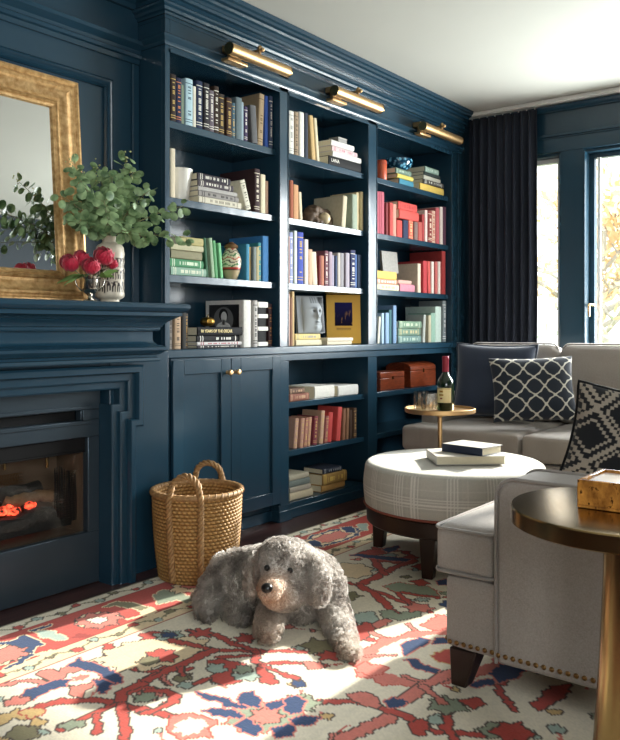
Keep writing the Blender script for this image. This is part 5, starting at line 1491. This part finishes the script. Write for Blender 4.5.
tx.rotation_euler = (Matrix.Rotation(math.pi/2, 3, 'Y').inverted() @ Matrix.Rotation(math.pi/2, 3, 'X')).to_euler(); tx.location = (0, -.0078, .014)
# gold apple on the stack
gp = cst.X(216, .13)
t = thing('gold_pumpkin', 'small shiny gold pumpkin ornament on top of the black book stack', 'ornament', (gp, .115, ztop+.0003))
mb = MB(); n = 48; pr = [(math.sin(math.pi*i/16), -math.cos(math.pi*i/16)) for i in range(17)]; V0 = len(mb.v); vs = []
for r_, z_ in pr:
    for k in range(n):
        a = 2*math.pi*k/n; rr_ = .036*r_*(1-.09*abs(math.sin(a*4))**.7); vs.append((rr_*math.cos(a), rr_*math.sin(a), .026+.026*z_*(1-.15*(1-r_))))
mb.add(vs, [(i*n+k, i*n+(k+1) % n, (i+1)*n+(k+1) % n, (i+1)*n+k) for i in range(16) for k in range(n)]); mb.build('shell', simple('shiny_gold', '#e0b058', .32, 1.0, var=.1), t, smooth=80)
mb = MB(); mb.path([(0,0,.046), (.002,.0,.056), (.006,.0,.062)], [.004, .003, .0028], 6); mb.build('stem', M_brass2, t, smooth=80)
s.uprights([(398,436,48,'#dcd9d2','white photograph cover',o(d=.27, y=.032, jit=0)),(444,465,50,'#b8b4ae','black and white',o(ink='#222222')),(470,515,56,'#202022','black and white banded',o(d=.2)),(517,536,66,'#3a2226','dark red lettered',o(ink='#a07040'))])
kids = [b for b in bpy.data.objects if b.name.startswith('book') and b.get('label', '').startswith('white photograph cover')]
pb = kids[0]; lx = -max(v.co.x for v in pb.data.vertices)-.0006; ph = max(v.co.z for v in pb.data.vertices)
mb = MB(); mb.box(lx-.0003, lx, .03, .245, .05, ph-.022); fr_ = mb.build('cover_photo', simple('photo_black', '#1b1b1c', .4, var=.2), pb)
mb = MB(); E_ = lambda cy, cz, ry, rz_, m, ly: mb.prism([(cy+ry*math.cos(2*math.pi*k/24), cz+rz_*math.sin(2*math.pi*k/24)) for k in range(24)], lx-.0008-.0003*ly, lx-.0003, m, axis='x')
E_(.14, ph-.100, .070, .066, 0, 0); E_(.140, ph-.076, .032, .034, 2, 1); E_(.136, ph-.085, .021, .027, 1, 2); E_(.14, ph-.142, .052, .030, 1, 2); E_(.138, ph-.113, .011, .014, 1, 2)
mb.build('portrait', [simple('photo_grey', '#6e6e6e', .6), simple('photo_light', '#e0deda', .6), simple('photo_dark', '#141414', .6)], fr_)
bb = [b for b in bpy.data.objects if b.name.startswith('book') and 'black and white banded' in b.get('label', '')][0]
w_ = max(v.co.x for v in bb.data.vertices); h_ = max(v.co.z for v in bb.data.vertices); mb = MB()
for z in (.06, .40, .68, .95):
    mb = MB(); mb.box(-w_-.0004, w_+.0004, -.0072, .02, h_*z-.010-(.008 if z > .9 else 0), h_*z+.010); mb.build('white_band', M_whiteink, bb)
# --- middle bay
s = Shelf(1, SH[0], PH[0], 280, 90, 6.2)
s.uprights([(60,92,130,'#dcd8ce','white',o(ink='#8a8a88')),(93,119,136,'#9a8468','tan and charcoal',o(ink='#3a302a')),(120,150,138,'#dedad0','second white'),(160,182,142,'#333a48','slate'),(198,222,162,'#c8a668','tan yellow',o(lean=-6)),(236,254,178,'#d2c6a4','cream',o(lean=-7))])
s.stack([(308,500,58,'#17171a','black white-lettered'),(330,502,34,'#d8d6d0','white'),(330,492,34,'#d0b8ba','pink lettered',o(ink='#a05060')),(326,465,34,'#dcdad4','pale')], 'white')
lb_ = [b for b in bpy.data.objects if b.get('label', '').startswith('black white-lettered')][0]
tx = text('LANA', .030, M_whiteink, lb_, (0, -.0078, .012), (0,0,0)); tx.rotation_euler = (Matrix.Rotation(math.pi/2, 3, 'Y').inverted() @ Matrix.Rotation(math.pi/2, 3, 'X')).to_euler()
xx = s.X(372, .09)
t = thing('tin_box', 'small grey tin box on top of the white book stack, middle bay', 'box', (xx, .10, s.zt+.0003)); mb = MB(); mb.box(-.045, .045, -.03, .04, 0, .030); mb.build('box_body', simple('grey_tin', '#8f8c88', .5, .2), t, bev=.003); mb = MB(); mb.box(-.046, .046, -.031, .041, .0302, .040); mb.build('lid', simple('grey_tin_lid', '#a3a09a', .5, .2), t, bev=.002)
s = Shelf(1, SH[1], PH[1], 280, 170, 6.2)
s.uprights([(62,84,65,'#9c4c2a','rust'),(85,118,92,'#c78e5c','tan'),(132,150,136,'#d4c6a4','leaning cream',o(lean=-4)),(384,412,156,'#c2b596','beige wedge',o(lean=6, d=.22)),(446,480,152,'#8f9c88','grey green',o(d=.2)),(482,499,140,'#d2bd8e','buff',o(d=.2)),(501,522,136,'#d6c08a','yellow cream',o(d=.22))])
# carved figure round a pale ball
q = N('carved_stone'); q.col(q.mix(q.noise(q.coord(), 30, 4), hx('#2c1f17'), hx('#6e563f'))); q.p(Roughness=.7); M_carve = q.m
cxp = s.X(235, .14)
t = thing('carved_figure', 'brown carved figure curled round a pale ball, second shelf of the middle bay', 'sculpture', (cxp-.02, .13, SH[1]+.0006))
bm = bmesh.new()
for c, r in (((-.075,0,.045),.044),((-.045,.01,.075),.045),((0,.02,.088),.042),((.045,.015,.082),.038),((.085,.0,.085),.028),((.095,-.015,.058),.022),((.10,-.02,.035),.02),((-.09,-.01,.022),.026),((-.055,-.03,.024),.026),((-.03,-.045,.020),.020),((.075,-.03,.018),.018),((-.06,-.03,.09),.024),((-.085,-.015,.085),.020),((-.01,.03,.04),.04),((.05,.03,.035),.036)):
    bmesh.ops.create_icosphere(bm, subdivisions=3, radius=r, matrix=Matrix.Translation(c))
me = bpy.data.meshes.new('t'); bm.to_mesh(me); bm.free(); tmp = bpy.data.objects.new('t', me); COL.objects.link(tmp)
rm = tmp.modifiers.new('r', 'REMESH'); rm.mode = 'VOXEL'; rm.voxel_size = .006; sm = tmp.modifiers.new('s', 'SMOOTH'); sm.iterations = 3
me2 = bpy.data.meshes.new_from_object(tmp.evaluated_get(bpy.context.evaluated_depsgraph_get())); bpy.data.objects.remove(tmp)
for v in me2.vertices:
    v.co += v.normal*mnoise.noise(v.co*45)*.006; v.co.z = max(v.co.z, 0)
me2.materials.append(M_carve); me2.polygons.foreach_set('use_smooth', [True]*len(me2.polygons))
fo = bpy.data.objects.new('figure', me2); COL.objects.link(fo); fo.parent = t
mb = MB(); mb.ball((.025, -.035, .046), .036, 12); mb.build('ball', simple('bone_ball', '#c8b592', .4, var=.1), t, smooth=80)
s = Shelf(1, SH[2], PH[2], 280, 225, 6.2)
s.uprights([(52,62,70,'#c07a4a','thin orange'),(66,88,45,'#98a2d2','lavender',o(ink='#e6e6ee')),(89,109,36,'#ccd6cc','white and green'),(110,148,45,'#3348ac','royal blue',G),(150,175,90,'#dcd2c4','white and red',o(d=.19)),(176,201,152,'#d2a886','peach'),(208,240,166,'#d6c9ac','cream',o(lean=-4)),(244,257,190,'#7c2a2a','dark red'),(258,279,190,'#b06a4c','rust'),(280,302,160,'#74404e','plum',WI),(306,328,166,'#a08a98','mauve'),(329,346,186,'#9c93a8','pale mauve'),(347,360,190,'#2e3f62','navy'),(361,380,172,'#b2a89e','beige'),(381,405,174,'#8f8a90','grey'),(406,432,174,'#a399a6','grey mauve'),(437,469,156,'#262e58','navy white-lettered',WI),(471,486,182,'#3f64a0','blue'),(488,514,184,'#35455e','slate blue')])
s = Shelf(1, CT, PH[3], 280, 285, 6.2)
s.uprights([(50,64,55,'#c09a8c','pinkish'),(65,80,78,'#8a5f44','brown'),(81,97,40,'#c2a268','tan')])
s.stack([(102,266,36,'#d8cba4','cream'),(104,262,36,'#d8bf70','yellow and cream',o(ink='#8a8a8a'))], 'left')
zl = s.zt
s.stack([(298,450,22,'#cfc0a4','cream edged',o(d=.075, yaw=0)),(296,454,22,'#d8cdb4','ivory',o(d=.075, yaw=0))], 'right', yf=.012)
dk = Shelf(1, CT, 'counter', 280, 285, 6.2); dk.x0, dk.x1 = s.x0, s.x1
# yellow book with a dark blue picture, behind the right stack; grey book with a face in relief
def display_book(label, loc, rz, tilt, w, h, t, mat):
    th = thing('book', label, 'book', loc, rz, 'books shown face on above the counter'); th.rotation_euler = (tilt, 0, rz)
    mb = MB(); b = .0025; mb.box(-w/2, w/2, 0, b, 0, h); mb.box(-w/2, w/2, t-b, t, 0, h); mb.box(-w/2, -w/2+b, b, t-b, 0, h)
    mb.build('cover', mat, th, bev=.001); mb = MB(); mb.box(-w/2+b, w/2-.004, b, t-b, .004, h-.004); mb.build('page_block', M_cream_page, th)
    return th
M_yel = simple('yellow_book_cloth', '#d2a02c', .45, var=.05)
hY = at(360, 294, .06).z-CT-.010
yb_ = display_book('large yellow book with dark blue picture standing face on, counter of middle bay', (4.021, .100, CT+.005), R(-44), R(-5), .212, hY, .026, M_yel)
q = N('night_picture'); v = q.coord('Generated'); x_, y_, z_ = q.sep(v)[0:3]; c = q.mix(z_, hx('#120c1e'), hx('#1e1c50')); nzz = q.noise(q.coord('Object', (60, 1, 14)), 1, 3); q.col(q.mix(q.math('MULTIPLY', q.ramp(nzz, .58, .66), q.ramp(z_, .75, .1)), c, hx('#b98a4a'))); q.p(Roughness=.8); q.b.inputs['Specular IOR Level'].default_value = .1
mb = MB(); mb.box(-.055, .055, -.0006, 0, hY*.36, hY*.84); mb.build('cover_picture', q.m, yb_)
mb = MB(); mb.box(-.045, .045, -.0005, 0, hY*.30, hY*.315); mb.box(-.045, .045, -.0005, 0, hY*.275, hY*.285); mb.build('cover_lettering', simple('brown_ink', '#7a5a1c', .6), yb_)
ga = 3.762; hG = at(314, 296, .15).z-zl
gb = display_book('grey book with a carved face in relief, leaning on the cream stack, middle bay', (ga, .15, zl+.003), R(-24), R(-8), .18, hG, .026, simple('grey_book_cloth', '#8d939a', .5, var=.06))
M_face = simple('silver_relief', '#a9aeb3', .35, .3, var=.06)
fw = MB(); NU, NV2 = 60, 72
def gss(u, v, a, b, p, q_): return math.exp(-((u-a)**2/p+(v-b)**2/q_))
def relief(u, v):               # a face turned to the right: brow, nose, lips, chin
    e = .80-.25*abs(v)-.22*max(0, v-.2)
    y = .016*max(0, 1-((u-.05)/.95)**2)**.5*max(0, 1-v*v*.92)**.5
    y += .012*gss(u, v, .34, -.04, .012, .07)+.006*gss(u, v, .36, -.16, .02, .008)
    y += .006*gss(u, v, .2, .34, .18, .006)-.009*gss(u, v, .08, .20, .02, .008)-.007*gss(u, v, .58, .20, .008, .008)
    y += .006*gss(u, v, .30, -.42, .03, .003)+.006*gss(u, v, .28, -.53, .025, .004)-.004*gss(u, v, .3, -.47, .03, .001)+.006*gss(u, v, .24, -.76, .04, .02)
    return y
for j in range(NV2+1):
    for i in range(NU+1):
        u, v = -1+2*i/NU, -1+2*j/NV2; fw.v.append((.012+u*.076, -max(relief(u, v), 0)-.0004, hG*.5+v*hG*.47))
for j in range(NV2):
    for i in range(NU): k = j*(NU+1)+i; fw.f.append((k, k+1, k+NU+2, k+NU+1)); fw.mi.append(0)
fo_ = fw.build('face_relief', pat_mat('silver_print', .6, 0, 60, 0), gb, smooth=80, merge=False, fixn=False)
FL, FD = np.array(hx('#a2a8ad')), np.array(hx('#23262a'))
def fpat(co):
    u, v = (co.x-.012)/.076, (co.z-hG*.5)/(hG*.47)
    d = .9*gss(u, v, .08, .19, .025, .005)+.9*gss(u, v, .58, .19, .008, .004)+.6*gss(u, v, .1, .36, .06, .003)+.9*gss(u, v, .3, -.47, .03, .0012)+.7*gss(u, v, .44, -.2, .004, .003)+.5*gss(u, v, .48, -.02, .004, .08)
    if u > .72-.2*v*v+.1*math.sin(v*6): d += .9
    if v > .62 and u > -.2: d += .35*(1+.6*math.sin(u*30+v*8))
    return FL+(FD-FL)*min(1, d)
vcol(fo_, fpat)
# lower shelves of the middle bay
s = Shelf(1, .63, 'first shelf under counter', 280, 370, 6.2)
s.stack([(62,186,46,'#8a5240','rust',o(ink='#c2a080', d=.12)),(62,156,34,'#6b5040','brown',o(d=.12, ink='#c2a080'))], 'small brown')
s.stack([(222,345,76,'#dedad0','thick white',o(d=.2))], 'on the left'); s.stack([(364,484,64,'#d8d6d0','pale grey white',o(d=.2))], 'on the right')
s = Shelf(1, .367, 'second shelf under counter', 280, 370, 6.2)
top_ = [300, 298, 292, 284, 250, 258, 284, 240, 226, 240, 236, 246, 240]
lst = [(88,112,302,'#b58a74','pale tan',G),(120,144,300,'#b0806c','rose tan',G),(147,165,298,'#a8705e','tan red',G),(168,186,292,'#b07a62','dusty red',G),(206,228,288,'#7c2f3c','maroon',G),(250,268,284,'#b89270','tan gilt',G),(258,0,0,0,0)]
s.uprights([(88,112,300,'#b58a74','pale tan',o(lean=6, d=.13, **G)),(118,142,298,'#b0806c','rose tan',o(lean=6, d=.13, **G)),(146,168,296,'#a8705e','tan red',o(lean=6, d=.13, **G)),(172,192,292,'#b8866a','dusty red',o(lean=6, d=.13, **G)),(210,236,286,'#7c2f3c','maroon',o(lean=6, d=.13, **G)),(248,272,252,'#c0987a','pale gilt',o(lean=6, d=.14, **G)),(276,296,284,'#a05a54','rosy',o(lean=6, d=.13, **G)),(300,328,262,'#c23a34','bright red',o(lean=6, d=.14)),(346,374,228,'#c8403a','tall red',o(lean=6, d=.15)),(384,402,240,'#8a5c40','light brown',o(lean=3, d=.14)),(410,426,238,'#8e6444','brown',o(lean=3, d=.14)),(434,452,248,'#4a3426','dark brown',o(d=.14)),(456,474,236,'#5c4230','speckled brown',o(d=.14, **G))])
s = Shelf(1, .085, 'lowest shelf', 280, 440, 6.2)
s.stack([(64,204,48,'#c0b090','pale speckled',o(d=.16)),(64,194,32,'#a49a88','taupe',o(d=.16)),(64,192,40,'#6c7670','grey green',o(d=.16)),(64,188,34,'#a8a088','stone',o(d=.16))], 'left')
s.stack([(264,408,40,'#b8883c','tan gold',o(d=.17)),(266,410,66,'#a07a34','thick gilt',o(d=.17, ink='#d8b860')),(276,388,32,'#252c3c','dark navy',o(d=.15, ink='#a8a8a8'))], 'right')
# --- right bay
s = Shelf(2, SH[0], PH[0], 370, 140, 6.2)
xx = s.X(60, .10)
t = thing('orange_canister', 'small orange red canister at the left end of the top shelf, right bay', 'canister', (max(xx, s.x0+.05), .09, SH[0]+.0006)); mb = MB(); hc = s.Z(60, 126, .09)-SH[0]; mb.lathe([(0,0),(.036,0),(.038,.003),(.038,hc*.78),(.036,hc*.8),(0,hc*.8)], n=32); mb.build('canister_body', simple('orange_enamel', '#b8502e', .4), t, smooth=40); mb = MB(); mb.lathe([(0,hc*.803),(.039,hc*.803),(.039,hc*.95),(.034,hc),(0,hc)], n=32); mb.build('lid', simple('orange_enamel_lid', '#a8452a', .4), t, smooth=40)
s.stack([(190,278,38,'#2f7f98','teal',o(d=.17)),(176,270,26,'#c8b440','yellow',o(d=.17)),(166,262,34,'#5d7666','grey green',o(ink='#a8b8a8', d=.17))], 'left')
zb_l = s.zt; xx = s.X(165, .14)
t = thing('glass_bowl', 'blue patterned glass bowl on the left book stack, top shelf, right bay', 'bowl', (xx, .13, zb_l+.0004))
q = N('blue_glass'); v = q.coord('Object'); vo = q.n('ShaderNodeTexVoronoi'); q.l(v, vo.inputs['Vector']); vo.inputs['Scale'].default_value = 38; q.col(q.mix(q.ramp(vo.outputs['Distance'], .25, .5), hx('#6fb4d2'), hx('#123a52'))); q.p(Roughness=.1); q.b.inputs['Coat Weight'].default_value = .5
mb = MB(); mb.lathe([(0,0),(.04,0),(.05,.004),(.085,.03),(.102,.06),(.098,.085),(.094,.085),(.096,.06),(.08,.034),(.045,.01),(0,.008)], n=48); mb.build('bowl_body', q.m, t, smooth=60)
s.stack([(318,462,46,'#d8b43c','yellow',o(d=.17)),(336,456,28,'#4a4640','charcoal',o(d=.17, ink='#d8d8d0')),(340,446,26,'#b8b4a4','pale grey',o(d=.17)),(342,442,22,'#2f3a38','dark',o(d=.17)),(350,436,34,'#84a090','sage green',o(ink='#c8d4c8', d=.16))], 'right')
s = Shelf(2, SH[1], PH[1], 370, 185, 6.2)
s.uprights([(44,58,40,'#b04a5c','rose'),(59,76,40,'#a84456','second rose'),(77,97,42,'#b25062','third rose'),(106,121,110,'#7a2428','maroon'),(124,145,110,'#b83a34','red'),(148,170,118,'#cc8472','salmon',o(d=.14)),
 (174,209,218,'#c0382e','short red'),(210,243,218,'#232c4c','short navy'),(244,274,218,'#c04a34','short orange red',o(ink='#e0b080')),(276,300,230,'#7a5e58','short taupe'),(303,328,230,'#b24a40','short brick')])
zsm = s.Z(250, 218)+.001
s.stack([(184,304,56,'#cc4238','lower red',o(d=.14)),(184,300,50,'#c63c34','upper red',o(d=.14, ink='#8a1c1c'))], 'lying red', base=zsm)
s.uprights([(330,345,182,'#a83234','crimson'),(346,363,156,'#d8b8b0','pale pink'),(364,388,160,'#8a3430','dark red',o(ink='#e0d0b8')),(389,412,160,'#cfa890','peach red',o(ink='#a83a30')),(413,435,142,'#c2545a','rose red'),(437,455,136,'#dccac0','white'),(458,485,136,'#5c3448','purple')])
s = Shelf(2, SH[2], PH[2], 370, 240, 6.2)
s.stack([(46,180,38,'#d8d0ac','cream',o(d=.15, ink='#8a8a70')),(46,170,30,'#c88a70','patterned rose',o(ink='#e8e0d0', d=.15)),(46,166,50,'#d8b042','yellow',o(d=.15))], 'left')
xa, xb = s.X(50, .14), s.X(142, .14); hb = s.Z(95, 72, .14)-s.zt
gb2 = display_book('grey photograph book standing on the yellow stack, third shelf of the right bay', ((xa+xb)/2+.005, .10, s.zt+.0008), R(-4), R(-6), xb-xa-.01, hb, .018, simple('speckled_photo', '#77726a', .5, var=.5, scale=60))
s.stack([(190,284,48,'#c2788a','pink',o(d=.13)),(184,266,24,'#cc9a8c','pale rose',o(d=.13))], 'pink', yf=.045)
s.uprights([(296,316,146,'#d0bca4','beige and pink',o(d=.24)),(328,352,130,'#b82c34','red',o(d=.24)),(362,380,132,'#cc4a44','bright red',o(d=.18, lean=-3)),(386,402,134,'#dcd0c4','white',o(d=.17)),(404,420,134,'#c8605a','rose',o(d=.17)),(422,436,134,'#dccfc4','second white',o(d=.17)),(438,450,134,'#c25a50','brick',o(d=.17)),(452,474,70,'#b0302e','tall red',o(d=.27))])
s = Shelf(2, CT, PH[3], 370, 295, 6.2)
s.uprights([(48,62,132,'#c8c4b0','leaning stone',o(lean=6, d=.14)),(80,95,112,'#98b4cc','pale blue'),(97,120,110,'#7c9cbc','blue grey'),(122,140,92,'#2f6066','dark teal'),(143,165,65,'#6c8cb0','slate blue')])
s.stack([(182,322,44,'#5d7c78','grey teal',o(ink='#a8b8a8', d=.14)),(182,324,46,'#64806c','sage',o(ink='#b8a880', d=.14)),(184,322,44,'#6c8870','pale sage',o(ink='#b8c0a8', d=.14))], 'sage')
s.uprights([(326,342,122,'#a8aca4','leaning grey',o(lean=5, d=.14)),(362,378,126,'#bdb090','beige'),(382,410,112,'#8fb4a0','light green',o(d=.19)),(414,450,72,'#c8dcd0','tall mint',o(d=.25)),(459,480,36,'#8a9496','grey speckled',o(ink='#e0e0e0', d=.2))])
# wooden boxes under the counter of the right bay
M_box = wood('red_brown_wood', '#4e1f10', '#8a4022', (6, 20, 30), .3)
def wbox(cx0, cx1, ctop, label, rounded, dpt):
    xa, xb = s5.X(cx0, .06), s5.X(cx1, .06); h = s5.Z((cx0+cx1)/2, ctop, .06)-s5.z
    t = thing('wooden_box', label, 'box', ((xa+xb)/2, .06, s5.z), 0, 'wooden boxes under the counter'); w = (xb-xa)/2
    mb = MB(); mb.box(-w, w, 0, dpt, 0, h*.66); mb.build('box_body', M_box, t, bev=.003)
    mb = MB()
    if rounded:
        mb.prism([(0, h*.665), (0, h*.80)]+[(dpt/2-dpt/2*math.cos(math.pi*k/10), h*.80+h*.20*math.sin(math.pi*k/10)) for k in range(1, 10)]+[(dpt, h*.80), (dpt, h*.665)], -w, w, axis='x')
    else: mb.box(-w, w, 0, dpt, h*.665, h)
    mb.build('lid', M_box, t, bev=.004)
    mb = MB(); mb.box(-.008, .008, -.002, .0, h*.58, h*.74); mb.build('lock_plate', M_brass2, t)
s5 = Shelf(2, .63, 'first shelf under counter', 370, 345, 5.17)
wbox(54, 178, 138, 'smaller flat-topped red wooden box under the counter of the right bay', False, .15)
wbox(210, 340, 88, 'larger round-topped red wooden box under the counter of the right bay', True, .2)
